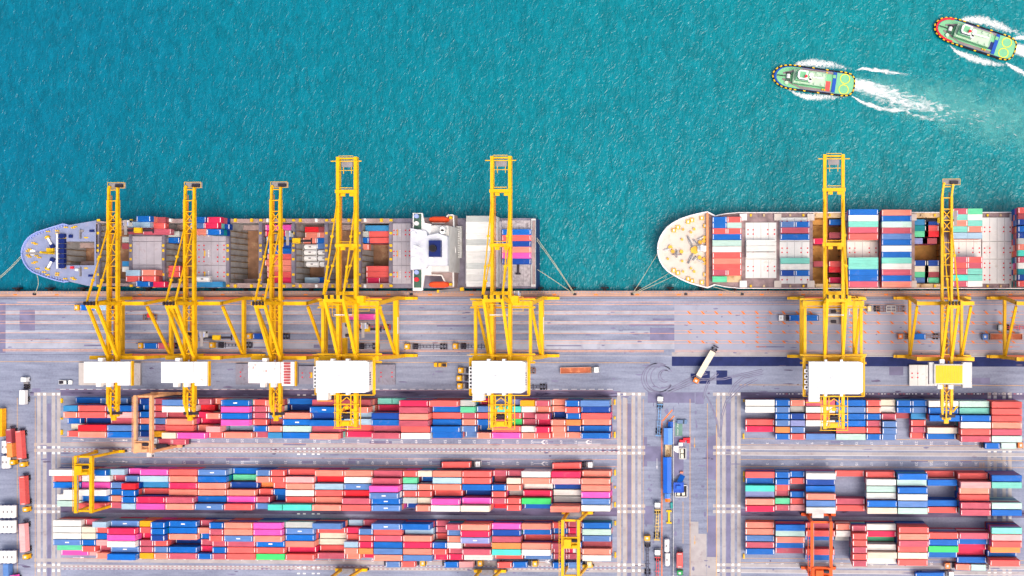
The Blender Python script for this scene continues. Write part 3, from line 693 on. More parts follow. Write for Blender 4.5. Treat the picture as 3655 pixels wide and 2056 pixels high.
def cover(root, x0, x1, y0, y1, z0, mat_, marks=0, splits=(), name='hatch_cover'):
    a = U(x0, y0, z0 + 1); b = U(x1, y1, z0 + 1); m = MB()
    X0, X1, Y0, Y1 = min(a[0], b[0]), max(a[0], b[0]), min(a[1], b[1]), max(a[1], b[1])
    ys = [Y0] + sorted(U(x0, s, z0 + 1)[1] for s in splits) + [Y1]
    for i in range(len(ys) - 1):
        lo, hi = ys[i] + .08, ys[i + 1] - .08
        m.box(X0, X1, lo, hi, z0 + .1, z0 + 1.0, 0)
        for f in (.25, .5, .75): m.box(X0 + (X1 - X0) * f - .06, X0 + (X1 - X0) * f + .06, lo + .2, hi - .2, z0 + .96, z0 + 1.04, 1)
        if marks:
            n = max(1, int((hi - lo) / 5))
            for j in range(n):
                yy = lo + (hi - lo) * (j + .5) / n
                for f in (.08, .25, .72, .94):
                    for dy in (-.9, .9):
                        m.cyl((X0 + (X1 - X0) * f, yy + dy, z0 + .97), (X0 + (X1 - X0) * f, yy + dy, z0 + 1.06), .34, 8, 2)
        if marks == 1:
            m.box(X0 + (X1 - X0) * .26, X0 + (X1 - X0) * .3, (lo + hi) / 2 - 1.2, (lo + hi) / 2 + 1.2, z0 + 1.05, z0 + 1.07, 3)
            for k in range(5): m.box(X0 + (X1 - X0) * .40, X0 + (X1 - X0) * .43, (lo + hi) / 2 - 1.6 + k * .65, (lo + hi) / 2 - 1.2 + k * .65, z0 + 1.05, z0 + 1.07, 4)
    return m.build(name, [mat_, M_grey, M_red, M_ydk, M_mark], root)
def deck_box(root, name, px, py, w_, l_, h_, z0, m, rz=0):
    x, y = U(px, py, z0 + h_); b = MB()
    c, s = math.cos(rz), math.sin(rz)
    poly = [(x + c * i * w_ / 2 - s * j * l_ / 2, y + s * i * w_ / 2 + c * j * l_ / 2) for i, j in ((-1,-1),(1,-1),(1,1),(-1,1))]
    b.prism(poly, z0, z0 + h_); return b.build(name, m, root)
def sc(px0, px1_or_len, y0, y1, z, col, blockname, rw, bay, left=None, right=None, dash=None):
    """container whose roof spans photo y0..y1 and starts at photo x px0; z = its base"""
    k = px1_or_len
    x, yb = U(px0, y1, z + 2.59)
    d = (1 if col in 'SRPDNUKB' else 0) if dash is None else dash
    add_cont(x, yb + .05, z, k, col, d, blockname, 0, bay, rw, left, right)
def under(px0, k, y1, z, zbase, zroof, seed):
    rnd = random.Random(seed); x, yb = U(px0, y1, zroof + 2.59); zz = zbase
    while zz < z - .1: put_stuff(x, yb + .05, zz, k, rnd.choice(HID)); zz += 2.6
def ry(o, s, y): return o + y / s
# ---- left ship
Z1 = 5.0
s1 = empty('container_ship', U3(1000, 904, Z1), 'navy hulled container ship with lavender foredeck and many open cargo holds, moored at left', 'container ship')
topL = [(80, 902), (84, 880), (92, 862), (102, 847), (122, 828), (150, 812.5), (190, 811 - 3), (229, 799.5), (245, 804)]
top1 = [(79, 903), (82, 885), (90, 866), (102, 850), (118, 836), (134, 825), (165, 815), (200, 806), (229, 799.4), (244, 804), (342, 787), (375, 791), (420, 788), (588, 781), (700, 781.5), (1912, 778.7)]
top1[4:9] = [(118, 838), (134, 829), (165, 818.7), (200, 808), (229, 799.4)]
bot1 = [(79, 905), (82, 922), (90, 941), (102, 957), (118, 970), (140, 980), (166, 990), (200, 1000), (229, 1007), (244, 1004), (312, 1020), (345, 1022), (420, 1021), (588, 1025), (700, 1027), (1912, 1029)]
bays1 = [(233, 337, 14, (862, 947)), (356, 464, 13), (590, 689, 13), (820, 923, 16), (936, 1042, 11), (1053, 1158, 15), (1172, 1278, 14), (1288, 1390, 15)]
ship_hull(s1, Z1, top1, bot1, bays1, (796, 1011), [M_hull1, M_deck1, M_side1, M_beam1, M_gun1, M_hold, M_holdr, M_side1], [343, 469, 577, 701, 807, 1400, 1471, 1660, 1790, 1893], 0, fore_x=343)
g = MB()
for pl in (top1, bot1):
    for (a, b), (c, d) in zip(pl[:9], pl[1:10]):
        g.beam(U3(a, b, Z1 + .6), U3(c, d, Z1 + .6), .45, 1.3)
for x in range(110, 235, 10):
    for pl, d in ((top1, 1), (bot1, -1)):
        y = interp(pl, x); g.beam(U3(x, y + d * 2, Z1 + .4), U3(x + 4, y + d * 9, Z1 + .3), .25, .6)
g.build('bulwark', M_gun1, s1)
deck_box(s1, 'breakwater', 203, 896, .6, 15.2, 2, Z1, M_white)
for i in range(7): deck_box(s1, 'breakwater_bay', 218, 842 + i * 18, 2.6, 1.8, 1.6, Z1, M_funnel)
for px, py, r in ((178, 863, 60), (178, 943, -60)):
    x, y = U(px, py, Z1 + 1); wv = MB(); d = Vector((math.cos(R(r)), -math.sin(R(r)), 0))
    p = Vector((x, y, Z1 + 1)); wv.cyl(p - d * 2.2, p + d * 2.2, .5, 10, 1); wv.cyl(p - d * 2.6, p - d * 1.9, 1.0, 12, 0); wv.beam(p + d * 1.5, p + d * 3, 1.6, 1.2, 2)
    wv.build('anchor_windlass', [M_ydk, M_white, M_funnel], s1)
m_ = MB(); a = U3(150, 904, Z1 + 1); 
m_.box(a.x - 7, a.x + 6, a.y - .5, a.y + .5, Z1 + .1, Z1 + .8); m_.cyl((a.x + 5, a.y, Z1), (a.x + 5, a.y, Z1 + 9), .5, 8, 1); m_.box(a.x + 2, a.x + 5, a.y + .6, a.y + 2.2, Z1, Z1 + 1.2, 1)
m_.build('foremast', [M_grey, M_ydk], s1)
x, y = U(116, 901, Z1 + .5); m_ = MB(); m_.cyl((x, y, Z1), (x, y, Z1 + .6), 1.3, 14); m_.build('deck_hatch', M_white, s1)
random.seed(11)
bl = [(119, 867), (127, 871), (106, 890), (99, 896), (99, 911), (105, 917), (119, 939), (127, 935), (171, 826), (204, 824), (205, 833), (235, 811), (268, 809), (260, 813), (170, 981), (204, 975), (203, 982), (233, 995), (265, 997), (258, 992), (130, 913), (140, 919), (229, 849), (229, 956), (157, 971), (134, 959)]
for px, py in bl:
    x, y = U(px, py, Z1 + .5); b = MB()
    for dx in (-.45, .45): b.cyl((x + dx, y, Z1), (x + dx, y, Z1 + .8), .3, 8)
    b.build('mooring_bitt', M_ydk, s1)
for px, py, w_, l_, h_, m in ((326, 824, 1.8, .9, .8, M_funnel), (322, 984, 1.8, .9, .8, M_funnel), (306, 848, 1.6, .5, .4, M_ydk), (306, 957, 1.6, .5, .4, M_ydk), (293, 824, 1, 1, .5, M_grey), (255, 955, 1.3, 1, 1, M_red), (273, 963, 1.4, 1, 1, M_white), (345, 850, .7, 13, .5, M_side1), (284, 835, .4, 4, 1.2, M_grey), (284, 970, .4, 4, 1.2, M_grey), (250, 843, 1.4, 1.4, 1, M_funnel)):
    deck_box(s1, 'deck_locker', px, py, w_, l_, h_, Z1, m)
# cross deck walkways with yellow sockets
for x in (350, 467, 583, 696, 813, 930, 1047, 1165, 1283, 1395):
    b = MB(); a = U3(x, 800, Z1 + .6); c = U3(x, 1008, Z1 + .6)
    b.box(a.x - .9, a.x + .9, c.y, a.y, Z1 + .02, Z1 + .5, 0); b.box(a.x + .9, a.x + 1.0, c.y, a.y, Z1 + .02, Z1 + 1.4, 0)
    for yy in (786, 832, 876, 894, 925, 980, 1020):
        p = U(x, yy, Z1 + 1); b.box(p[0] - .6, p[0] + .6, p[1] - .5, p[1] + .5, Z1 + .4, Z1 + .9, 1)
    b.build('cross_walkway', [M_beam1, M_ydk], s1)
for x in range(490, 1400, 58):
    for y in (786, 1021):
        p = U(x, y, Z1 + 1); b = MB(); b.box(p[0] - .5, p[0] + .5, p[1] - .7, p[1] + .7, Z1 + .01, Z1 + .9); b.build('lashing_post', M_ydk if x % 3 else M_white, s1)
cover(s1, 470, 577, 843, 1012, Z1, M_hatch, 0, (862, 946)); cover(s1, 702, 806, 800, 1012, Z1, M_hatch, 1, (862, 947)); cover(s1, 1401, 1466, 797, 1013, Z1, M_hatch, 1, (863, 947))
cover(s1, 1660, 1790, 790, 1013, Z1, M_hatch, 0); cover(s1, 1792, 1894, 786, 1022, Z1 - .8, mat('stern_deck_stained', (186, 178, 182), .8, var=.25, dscale=.8, dirt=((110, 92, 96), .9, .5)), 0, name='stern_platform')
LS = 'on the left ship'
G2 = lambda y: 620 + y / 3.623
def gx(x, o=650): return o + x / 3.623
def colstack(lst, ship, rwname):
    for i, (px, k, y0, y1, z, c) in enumerate(lst):
        sc(px, k, y0, y1, z, c, ship, rwname, i, lst[i-1][5] if i else None, lst[i+1][5] if i + 1 < len(lst) else None)
        if z > Z1 + 3: under(px, k, y1, z, Z1 + 1.05, z, int(px + y0))
Zc = Z1 + 1.05
colstack([(487, 2, 772, 792, Zc + 5.2, 'B'), (486, 2, 793, 813, Zc + 2.6, 'L'), (456, 2, 793, 812, Zc, 'L'), (541, 2, 776, 796, Zc, 'M'), (541, 2, 797, 817, Zc, 'R'), (458, 2, 815, 836, Zc, 'M'), (510, 4, 818, 838, Zc, 'P')], LS, 'beside the first deck cover')
colstack([(449, 2, 965, 985, Zc + 2.6, 'L'), (449, 2, 986, 1006, Zc, 'R'), (506, 2, 965, 984, Zc + 2.6, 'S'), (506, 2, 985, 1006, Zc + 2.6, 'R'), (485, 2, 1004, 1024, Zc + 2.6, 'B'), (540, 2, 1008, 1026, Zc, 'D')], LS, 'on its quay side forward')
colstack([(685, 2, 776, 795, Zc + 2.6, 'B'), (739, 2, 776, 796, Zc + 5.2, 'D'), (680, 2, 796, 816, Zc, 'U'), (729, 2, 796, 816, Zc + 5.2, 'D'), (690, 2, 818, 838, Zc, 'S'), (738, 2, 818, 839, Zc + 5.2, 'B'), (770, 2, 800, 820, Zc, 'N'), (745, 2, 1006, 1026, Zc, 'I'), (696, 2, 1006, 1026, Zc, 'I')], LS, 'beside the second deck cover')
def tankc(px, y0, y1, z, lab, vert=False, kind=2):
    """tank container: white barrel in a steel frame"""
    x, y = U(px, y1, z + 2.5); r = empty('tank_container', (x, y, z), lab, 'tank container', 'tank containers on the left ship' if not vert else 'tank containers in the yard')
    if vert: r.rotation_euler = (0, 0, R(90)); r.location.x += 2.44
    b = MB(); L = SZ[kind]
    n = 14
    b.cyl((.5, 1.22, 1.3), (L - .5, 1.22, 1.3), 1.12, n); b.cyl((.2, 1.22, 1.3), (.5, 1.22, 1.3), .7, n, 0, 1.12); b.cyl((L - .5, 1.22, 1.3), (L - .2, 1.22, 1.3), 1.12, n, 0, .7)
    b.build('tank_barrel', M_white, r, True)
    f = MB()
    for xx in (0.06, L - .06):
        for yy in (.06, 2.38): f.beam((xx, yy, 0), (xx, yy, 2.55), .12)
        for zz in (.06, 2.5): f.beam((xx, .12, zz), (xx, 2.32, zz), .1)
    for yy in (.06, 2.38): f.beam((.12, yy, .06), (L - .12, yy, .06), .12)
    f.build('tank_frame', M_funnel if vert else M_white, r, True)
    f = MB(); f.box(L / 2 - .5, L / 2 + .5, .9, 1.5, 2.38, 2.5); f.build('manhole_walkway', M_grey, r, True)
    return r
tankc(696, 986, 1006, Zc + 2.7, 'white tank container on top of blue boxes near the second deck cover')
# hold cargo: (region 2 pixels)
def hold(lst, zb, name):
    for i, (x, k, ya, yb, c) in enumerate(lst):
        sc(gx(x), k, G2(ya), G2(yb), zb, c, LS, 'in the %s hold' % name, i, None, None, dash=0)
hold([(1075, 4, 660, 735, 'K'), (1075, 4, 738, 815, 'D'), (1090, 4, 820, 880, 'B'), (1085, 4, 885, 962, 'N'), (1105, 4, 965, 1040, 'B'), (1100, 4, 1045, 1113, 'R'), (1068, 4, 1116, 1190, 'S'), (1098, 4, 1195, 1267, 'S'), (1100, 4, 1270, 1343, 'R'), (1112, 4, 1345, 1415, 'D')], Z1 - 4, 'brightly filled middle')
hold([(1588, 2, 690, 762, 'F'), (1765, 2, 690, 762, 'M'), (1590, 2, 765, 830, 'S'), (1765, 2, 765, 830, 'S'), (1562, 2, 832, 903, 'S'), (1740, 2, 832, 903, 'B'), (1740, 2, 907, 976, 'U'), (1585, 2, 1355, 1415, 'L'), (1760, 2, 1355, 1415, 'B')], Z1 - 9.5, 'tank carrying')
for i, (x, ya, yb) in enumerate(((1563, 910, 980), (1560, 985, 1052), (1740, 985, 1052), (1560, 1060, 1128), (1740, 1060, 1128), (1587, 1137, 1205), (1763, 1137, 1205))):
    tankc(gx(x), G2(ya), G2(yb), Z1 - 8.5, 'white tank container in the open hold, %s' % ['beside the faded blue box', 'second line left', 'second line right', 'third line left', 'third line right', 'lowest line left', 'lowest line right'][i])
hold([(2230, 2, 750, 820, 'G'), (2235, 2, 825, 900, 'B'), (2235, 2, 905, 985, 'S')], Z1 - 5, 'x')
for i, (ya, yb, c, k, x) in enumerate(((830, 885, 'I', 4, 12), (888, 945, 'R', 4, 4), (950, 1010, 'R', 4, 20), (1250, 1305, 'R', 4, 20), (1310, 1365, 'R', 4, 20), (1370, 1425, 'D', 2, 22), (1370, 1425, 'M', 2, 170))):
    sc(1300 + x / 2.899, k, 520 + ya / 2.899, 520 + yb / 2.899, Z1 - 6, c, LS, 'in the last open hold', i, None, None, dash=0)
    under(1300 + x / 2.899, k, 520 + yb / 2.899, Z1 - 6, Z1 - 14.9, Z1 - 6, i)
for i, (x, ya, yb, c) in enumerate(((2140, 750, 820, 'G'), (2140, 825, 900, 'B'), (2150, 1195, 1265, 'R'), (2150, 1270, 1340, 'R'))):
    sc(620 + (x - 2250) / 3.623 + 2, 2, G2(ya), G2(yb), Z1 - 5, c, LS, 'in the second open hold', i, dash=0)
for i, (ya, c) in enumerate(((820, 'G'), (905, 'M'), (1135, 'I'), (1200, 'W'))):
    sc(436, 2, G2(ya), G2(ya + 70), Z1 - 5, c, LS, 'in the forward open hold', i, dash=0)
# white stack behind the bridge, coloured ones at the stern
for i in range(12):
    ya = 520 + (730 + i * 61) / 2.899
    sc(1664, 4, ya, ya + 20, Zc + 5.2, 'W' if i % 4 else 'G', LS, 'white stack behind the bridge', i)
    x_, y_ = U(1664, ya + 20, Zc + 7.8); put_stuff(x_, y_ + .05, Zc, 4, 'G'); put_stuff(x_, y_ + .05, Zc + 2.6, 4, 'W')
for i, c in enumerate('BRNSKN'):
    ya = 520 + (868 + i * 60.5) / 2.899
    sc(1792, 4, ya, ya + 20, Z1 + .3, c, LS, 'on the stern deck', i, 'BRNSKN'[i-1] if i else None, 'BRNSKN'[i+1] if i < 5 else None, dash=1)
# superstructure (region 3 pixels)
def r3(x, y, z): return U(1300 + x / 2.899, 520 + y / 2.899, z)
ss = MB(); zt = Z1 + 20
def poly3(pts, z): return [r3(x, y, z) for x, y in pts][::-1]
ss.prism(poly3([(520, 820), (850, 820), (850, 1300), (520, 1300)], zt), Z1, zt - 3.2, 0)
sup = ss.build('superstructure', M_lgrey, s1)
b = MB(); b.prism(poly3([(478, 855), (560, 868), (640, 885), (650, 930), (760, 905), (862, 940), (862, 1240), (650, 1240), (640, 1270), (480, 1285)], zt), zt - 3, zt, 0)
b.box(*[v for v in (r3(520, 900, zt)[0], r3(545, 900, zt)[0], r3(500, 920, zt)[1], r3(500, 900, zt)[1])], zt, zt + .8, 0)
b.build('bridge_roof', mat('bridge_roof_grey', (218, 222, 234), .6, var=.06, dirt=((160, 156, 170), .5, .35)), s1)
b = MB(); b.prism(poly3([(502, 697), (600, 697), (622, 800), (690, 810), (690, 1330), (622, 1340), (600, 1500), (502, 1500)], zt - 3), zt - 4, zt - 3.1, 0)
b.build('bridge_wing', M_white, s1)
for ya, yb in ((705, 865), (1285, 1470)):
    b = MB(); a = r3(514, ya, zt - 3); c = r3(592, yb, zt - 3); b.box(a[0], c[0], c[1], a[1], zt - 3.1, zt - 2.95); 
    b.build('wing_deck', M_gdeck, s1)
    for kx, ky, mm, rr in ((544, ya + 25, M_gun1, .9), (544, ya + 100, M_white if ya < 1000 else M_red, .9)):
        p = r3(kx, ky, zt - 2.5); b2 = MB(); b2.cyl((p[0], p[1], zt - 3), (p[0], p[1], zt - 1.8), rr, 10); b2.build('searchlight', mm, s1)
b = MB(); z2 = Z1 + 6
b.prism(poly3([(600, 745), (700, 745), (830, 800), (862, 715), (925, 715), (935, 1050), (945, 1100), (925, 1470), (860, 1470), (820, 1350), (610, 1345)], z2), Z1, z2, 0)
b.build('deckhouse', [M_side1], s1)
b = MB()
for pts in (((865, 718), (922, 718), (932, 1030), (942, 1060), (940, 1110), (918, 1140), (922, 1460)), ((865, 718), (826, 800), (700, 800)), ((700, 1300), (840, 1300), (845, 830)), ((600, 1335), (800, 1340), (850, 1440))):
    for p, q in zip(pts, pts[1:]): b.beam((*r3(*p, z2 + 1), z2 + .6), (*r3(*q, z2 + 1), z2 + .6), .4, 1.1)
b.build('deck_railing', M_white, s1)
f = MB(); a = r3(668, 980, zt + 2); c = r3(790, 1150, zt + 2)
f.box(a[0], c[0], c[1], a[1], Z1 + 5, zt + 2); 
fo = f.build('funnel', M_funnel, s1)
p = r3(708, 1062, zt + 3); b = MB(); b.cyl((*p, zt + 2), (*p, zt + 3.4), 1.5, 18); b.build('exhaust_pipe', M_dark, fo)
b = MB(); b.cyl((*p, zt + 3.4), (*p, zt + 3.45), 1.2, 18); b.build('exhaust_mouth', M_blk, fo)
b = MB(); a = r3(510, 1065, zt + 4); q = (*r3(610, 1065, zt + 3), zt + 3)
b.beam((*r3(505, 1035, zt + 5), zt + 4), (*r3(600, 1075, zt + 5), zt + 4), .6); b.beam((*r3(555, 1060, zt), zt), (*r3(555, 1060, zt + 5), zt + 4), .5); b.beam((*r3(500, 1060, zt + 3), zt + 2), (*r3(570, 1030, zt + 3), zt + 2), .3)
b.build('radar_mast', M_white, s1)
for x, y in ((812, 862), (812, 890), (695, 1172), (515, 912), (515, 1175)):
    p = r3(x, y, zt); b = MB(); b.cyl((*p, zt - 3), (*p, zt + .6), 1.0, 12); b.build('satellite_dome', M_white, s1)
for x, y, w_, l_, m in ((730, 835, 5, 1.2, M_white), (750, 900, 4, 1.5, M_lgrey), (730, 860, 3, 1.0, M_white), (740, 1245, 4, 1.2, M_white), (880, 1075, 1.0, 1.0, M_ydk), (890, 745, 1, 1, M_ydk), (890, 1435, 1, 1, M_ydk)):
    p = r3(x, y, z2 + 2); b = MB(); b.box(p[0] - w_ / 2, p[0] + w_ / 2, p[1] - l_ / 2, p[1] + l_ / 2, z2, z2 + 1.8); b.build('deck_vent', m, s1)
for y in (763, 1437):
    p = r3(768, y, z2 + 2); b = MB(); z = z2 + 1.6
    pr = [(-4.2, .2), (-3.6, 1.0), (-2, 1.3), (2.2, 1.3), (3.8, .9), (4.3, .2)]
    poly = [(p[0] + x, p[1] + w_) for x, w_ in pr] + [(p[0] + x, p[1] - w_) for x, w_ in reversed(pr)]
    tp = [(p[0] + x * .9, p[1] + w_ * .6) for x, w_ in pr] + [(p[0] + x * .9, p[1] - w_ * .6) for x, w_ in reversed(pr)]
    b.prism(poly[::-1], z - 1.2, z, 0); b.prism(poly[::-1], z, z + 1.2, 0, tp[::-1]); b.build('lifeboat', M_orboat, s1)
b = MB()
for i in range(14):
    p = r3(965, 840 + i * 24, Z1 + 3); b.box(p[0] - 1.2, p[0] + 1, p[1] - .25, p[1] + .25, Z1 + 2, Z1 + 3)
p = r3(975, 830, Z1 + 3); q = r3(1000, 1160, Z1 + 3); b.box(p[0] - 3, q[0], q[1], p[1], Z1, Z1 + 2)
b.build('lashing_bridge', M_lgrey, s1)
for y in (950, 1150, 1180): deck_box(s1, 'fire_hose_box', 1622, 520 + y / 2.899, 1.4, 1.8, 1, Z1 + 3.1, M_red)
b = MB(); p = r3(1590, 1300, Z1 + 1); b.cyl((p[0], p[1] + 3, Z1 + .3), (p[0], p[1] - 1, Z1 + .6), .5, 8); b.box(p[0] - 1, p[0] + 1, p[1] - 1.4, p[1] - .6, Z1, Z1 + 1); b.build('mooring_winch', M_dark, s1)
b = MB(); p = r3(1726, 755, Z1 + 1); q = r3(1772, 1460, Z1 + 1); b.box(p[0], q[0], q[1], p[1], Z1, Z1 + .8); b.box(p[0] + .8, p[0] + 1.8, q[1] + 1, p[1] - 1, Z1 + .8, Z1 + 1.6, 1); b.build('stern_rail', [M_lgrey, M_side1], s1)
# gangway to the quay
b = MB(); a = U3(1565, 1040, 1.5); c = U3(1650, 1032, Z1); b.beam(a, c, 1.1, .3, 0); b.beam(U3(1648, 1026, Z1 + 1), U3(1650, 1038, Z1 + 1), 1.6, .5, 1); b.beam(U3(1560, 1040, 1.5), U3(1568, 1040, 1.5), 1.2, .6, 1)
tag(b.build('gangway', [M_grey, M_ydk]), 'grey gangway with yellow ends beside the quay edge under the left ship', 'gangway')

# ---- right ship
Z2 = 4.0
s2 = empty('container_ship', U3(3000, 893, Z2), 'cream decked container ship with white bulwark and rows of boxes, moored at right', 'container ship')
top2 = [(2348, 889), (2350, 870), (2356, 850), (2368, 829), (2384, 810), (2404, 796), (2430, 782), (2460, 772), (2490, 764), (2525, 757), (2552, 771), (2590, 763), (2640, 759), (4150, 758)]
bot2 = [(2348, 891), (2350, 910), (2356, 930), (2368, 951), (2384, 968), (2404, 981), (2430, 996), (2460, 1009), (2490, 1018), (2525, 1027), (2552, 1016), (2590, 1024), (2640, 1029), (4150, 1030)]
bays2 = [(2901, 3006, 14), (3262, 3366, 14)]
ship_hull(s2, Z2, top2, bot2, bays2, (777, 1013), [M_hull2, M_deck2, M_side2, M_beam2, M_gun2, M_hold2, M_hold2, M_hold2], [2525, 2536, 2650, 2775, 2895], 0, fore_x=2526)
g = MB()
for pl in (top2, bot2):
    for (a, b), (c, d) in zip(pl[:13], pl[1:14]): g.beam(U3(a, b, Z2 + .6), U3(c, d, Z2 + .6), .55 if a < 2530 else .3, 1.4)
g.build('bulwark', M_gun2, s2)
deck_box(s2, 'breakwater', 2525, 892, .9, 31.0, 2.2, Z2, M_orust if False else mat('breakwater_orange', (240, 160, 110), .6)).location.z += 0
def r4(x, y, z): return U(2250 + x / 3.293, 620 + y / 3.293, z)
for (x1, y1_), (x2, y2), wd, m in (((675, 735), (735, 865), 1.6, M_grey), ((740, 775), (790, 820), 1.4, M_grey), ((790, 775), (860, 745), 1.2, M_lgrey), ((680, 1060), (740, 935), 1.6, M_grey), ((735, 1020), (780, 970), 1.4, M_grey), ((790, 1010), (870, 1050), 1.2, M_lgrey), ((545, 895), (545, 985), 1.5, M_grey), ((490, 950), (610, 950), 1.2, M_side1), ((390, 905), (480, 880), 1.2, M_lgrey)):
    wd *= .7; a = (*r4(x1, y1_, Z2 + 1), Z2 + 1); c = (*r4(x2, y2, Z2 + 1), Z2 + 1); b = MB(); b.cyl(a, c, wd * .32, 8, 0)
    b.beam(Vector(a) * .7 + Vector(c) * .3 + Vector((0, 0, -.5)), Vector(a) * .3 + Vector(c) * .7 + Vector((0, 0, -.5)), wd, .9, 1); b.build('anchor_winch', [m, M_lgrey], s2)
for x, y, r in ((755, 898, 1.7), (870, 750, .8), (865, 790, .8), (820, 805, .8), (815, 985, .8), (865, 1005, .8), (875, 1050, .8), (470, 865, .9), (498, 912, .8), (600, 915, .8), (610, 1027, .5), (750, 650, .6), (712, 688, .5), (607, 772, .5), (712, 1113, .5), (750, 1150, .6), (620, 655, .5), (620, 1150, .5), (440, 1000, .5)):
    p = r4(x, y, Z2 + 1); b = MB(); b.cyl((*p, Z2), (*p, Z2 + 1.1), r, 12); b.build('deck_bitt', mat('deck_ochre', (248, 190, 70), .6), s2)
for x, y in ((840, 522), (880, 612), (880, 1185), (840, 1275), (725, 545), (680, 565), (510, 665), (560, 630), (560, 1165), (510, 1135), (680, 1235), (725, 1260)):
    p = r4(x, y, Z2 + 1); b = MB(); b.box(p[0] - .9, p[0] + .9, p[1] - .8, p[1] + .8, Z2, Z2 + .9, 0); b.box(p[0] - .3, p[0] + .3, p[1] - .5, p[1] + .5, Z2 + .9, Z2 + 1.1, 1); b.build('fairlead', [mat('deck_ochre', (248, 190, 70), .6), M_white], s2)
p = r4(845, 880, Z2 + 2); b = MB(); b.box(p[0] - 2, p[0] + 2, p[1] - 1.2, p[1] + 1.2, Z2, Z2 + 2); b.box(p[0] - .5, p[0] + .5, p[1] - 1.2, p[1] + 1.2, Z2 + 2, Z2 + 6); b.build('foremast', M_white, s2)
# covers and side pieces
for x0, x1 in ((2661, 2771), (2783, 2889), (3024, 3133), (3396, 3502), (3506, 3612)): cover(s2, x0, x1, 776 if x0 > 2700 else 794, 1013 if x0 > 2700 else 993, Z2, M_hatch2, 2, (862, 925))
cover(s2, 3148, 3252, 776, 1013, Z2, M_hatch2, 0); cover(s2, 2543, 2646, 776, 1008, Z2 - .9, M_side2, 0)
for x in (2653, 2776, 2894, 3015, 3140, 3258, 3390, 3616):
    b = MB(); a = U3(x, 765, Z2 + .6); c = U3(x, 1024, Z2 + .6)
    b.box(a.x - .8, a.x + .8, c.y + 2, a.y - 2, Z2 + .02, Z2 + .6, 0)
    for yy in (a.y - 1.2, c.y + 1.2): b.box(a.x - 1.5, a.x + 1.5, yy - 1.4, yy + 1.4, Z2 + .03, Z2 + 1.3, 1)
    b.build('cross_walkway', [M_beam2, M_deck2 if x > 2700 else M_gun2], s2)
for x in range(2680, 3620, 47):
    for y in (768, 1021):
        p = U(x, y, Z2 + 1); b = MB(); b.box(p[0] - .4, p[0] + .4, p[1] - .5, p[1] + .5, Z2, Z2 + .8); b.build('deck_locker', M_side2 if x % 2 else M_ydk, s2)
RS = 'on the right ship'
zc = Z2 + 1.05
def bay(lst, px, rw, zt_, org=(2250, 620, 3.293), two=None, zb=None):
    ox, oy, s = org
    for i, it in enumerate(lst):
        ya, yb, c = it[:3]; y0, y1 = oy + ya / s, oy + yb / s
        lf = lst[i-1][2][0] if i else None; rg = lst[i+1][2][0] if i + 1 < len(lst) else None
        for j, cc in enumerate(c):
            k = 4 if len(c) == 1 else 2
            xx = px + j * (54.5 if two is None else two)
            if cc == '-': continue
            sc(xx, k, y0 + .3, y1 - .3, zt_, cc, RS, rw, i, lf if lf != '-' else None, rg if rg != '-' else None)
            if zt_ > zc + 2: under(xx, k, y1 - .3, zt_, zc, zt_, int(i + px))
            if zb: under(xx, k, y1 - .3, zt_, zb, zt_, int(i + px))
bay([(515, 577, 'BR'), (580, 643, 'BQ'), (648, 712, 'RR'), (716, 780, 'B'), (785, 852, 'Q'), (857, 925, 'W'), (930, 995, 'R'), (1000, 1065, 'S'), (1067, 1133, 'R'), (1140, 1200, 'PR'), (1207, 1277, 'J-')], 2543, 'foremost stack', zc, two=52.5)
bay([(780, 848, 'W'), (852, 918, 'W'), (922, 994, 'W')], 2664, 'white trio on the second cover', zc)
bay([(570, 633, 'UB'), (637, 703, 'P'), (707, 780, 'B'), (990, 1060, 'T'), (1063, 1132, 'W'), (1137, 1205, 'NB')], 2786, 'third bay', zc, two=53)
o5 = (2900, 540, 2.787)
bay([(580, 637, 'B'), (640, 697, 'W'), (700, 757, 'T'), (760, 815, 'P'), (818, 880, 'R'), (1060, 1117, 'T'), (1120, 1175, 'T'), (1178, 1235, 'B'), (1237, 1295, 'B'), (1300, 1355, 'P')], 3029, 'fourth bay', zc + 5.2, o5)
bay([(585, 643, 'S'), (645, 700, 'B'), (703, 760, 'Q'), (765, 820, 'P'), (823, 880, 'U'), (883, 937, 'B'), (940, 1000, 'W'), (1003, 1060, 'B'), (1063, 1118, 'T'), (1122, 1178, 'W'), (1182, 1235, 'P'), (1238, 1296, 'B'), (1300, 1355, 'S')], 3148, 'fifth full width bay', zc + 5.2, o5)
bay([(575, 630, 'PJ'), (632, 688, 'TW'), (692, 747, 'ST'), (750, 807, 'TS'), (810, 870, 'LL'), (1057, 1110, 'PR'), (1113, 1167, 'RP'), (1170, 1227, 'PT'), (1230, 1290, 'AT'), (1293, 1350, 'PW')], 3401, 'paired short bay', zc + 5.2, o5, two=53)
bay([(570, 620, 'RR'), (623, 680, 'MR'), (683, 735, 'NB'), (750, 805, 'BP'), (808, 868, 'NR'), (870, 925, 'GS'), (930, 985, 'SW'), (990, 1045, 'AR'), (1055, 1110, 'PW'), (1115, 1170, 'WW'), (1175, 1230, 'HB'), (1232, 1285, 'NR'), (1290, 1350, 'RB')], 3634, 'last bay at the picture edge', zc + 7.8, o5, two=53)
for i, (x, k, ya, yb, c) in enumerate(((165, 2, 678, 735, 'B'), (165, 2, 812, 865, 'M'), (8, 4, 868, 925, 'D'), (8, 4, 1097, 1150, 'M'), (163, 2, 1097, 1150, 'R'), (163, 2, 1153, 1207, 'F'), (163, 2, 1262, 1312, 'D'))):
    if (x, k) == (8, 4): k = 2
    sc(2900 + x / 2.787, k, 540 + ya / 2.787, 540 + yb / 2.787, Z2 - 5, c, RS, 'in its first open hold', i, dash=0)
    under(2900 + x / 2.787, k, 540 + yb / 2.787, Z2 - 5, Z2 - 13.9, Z2 - 5, i)
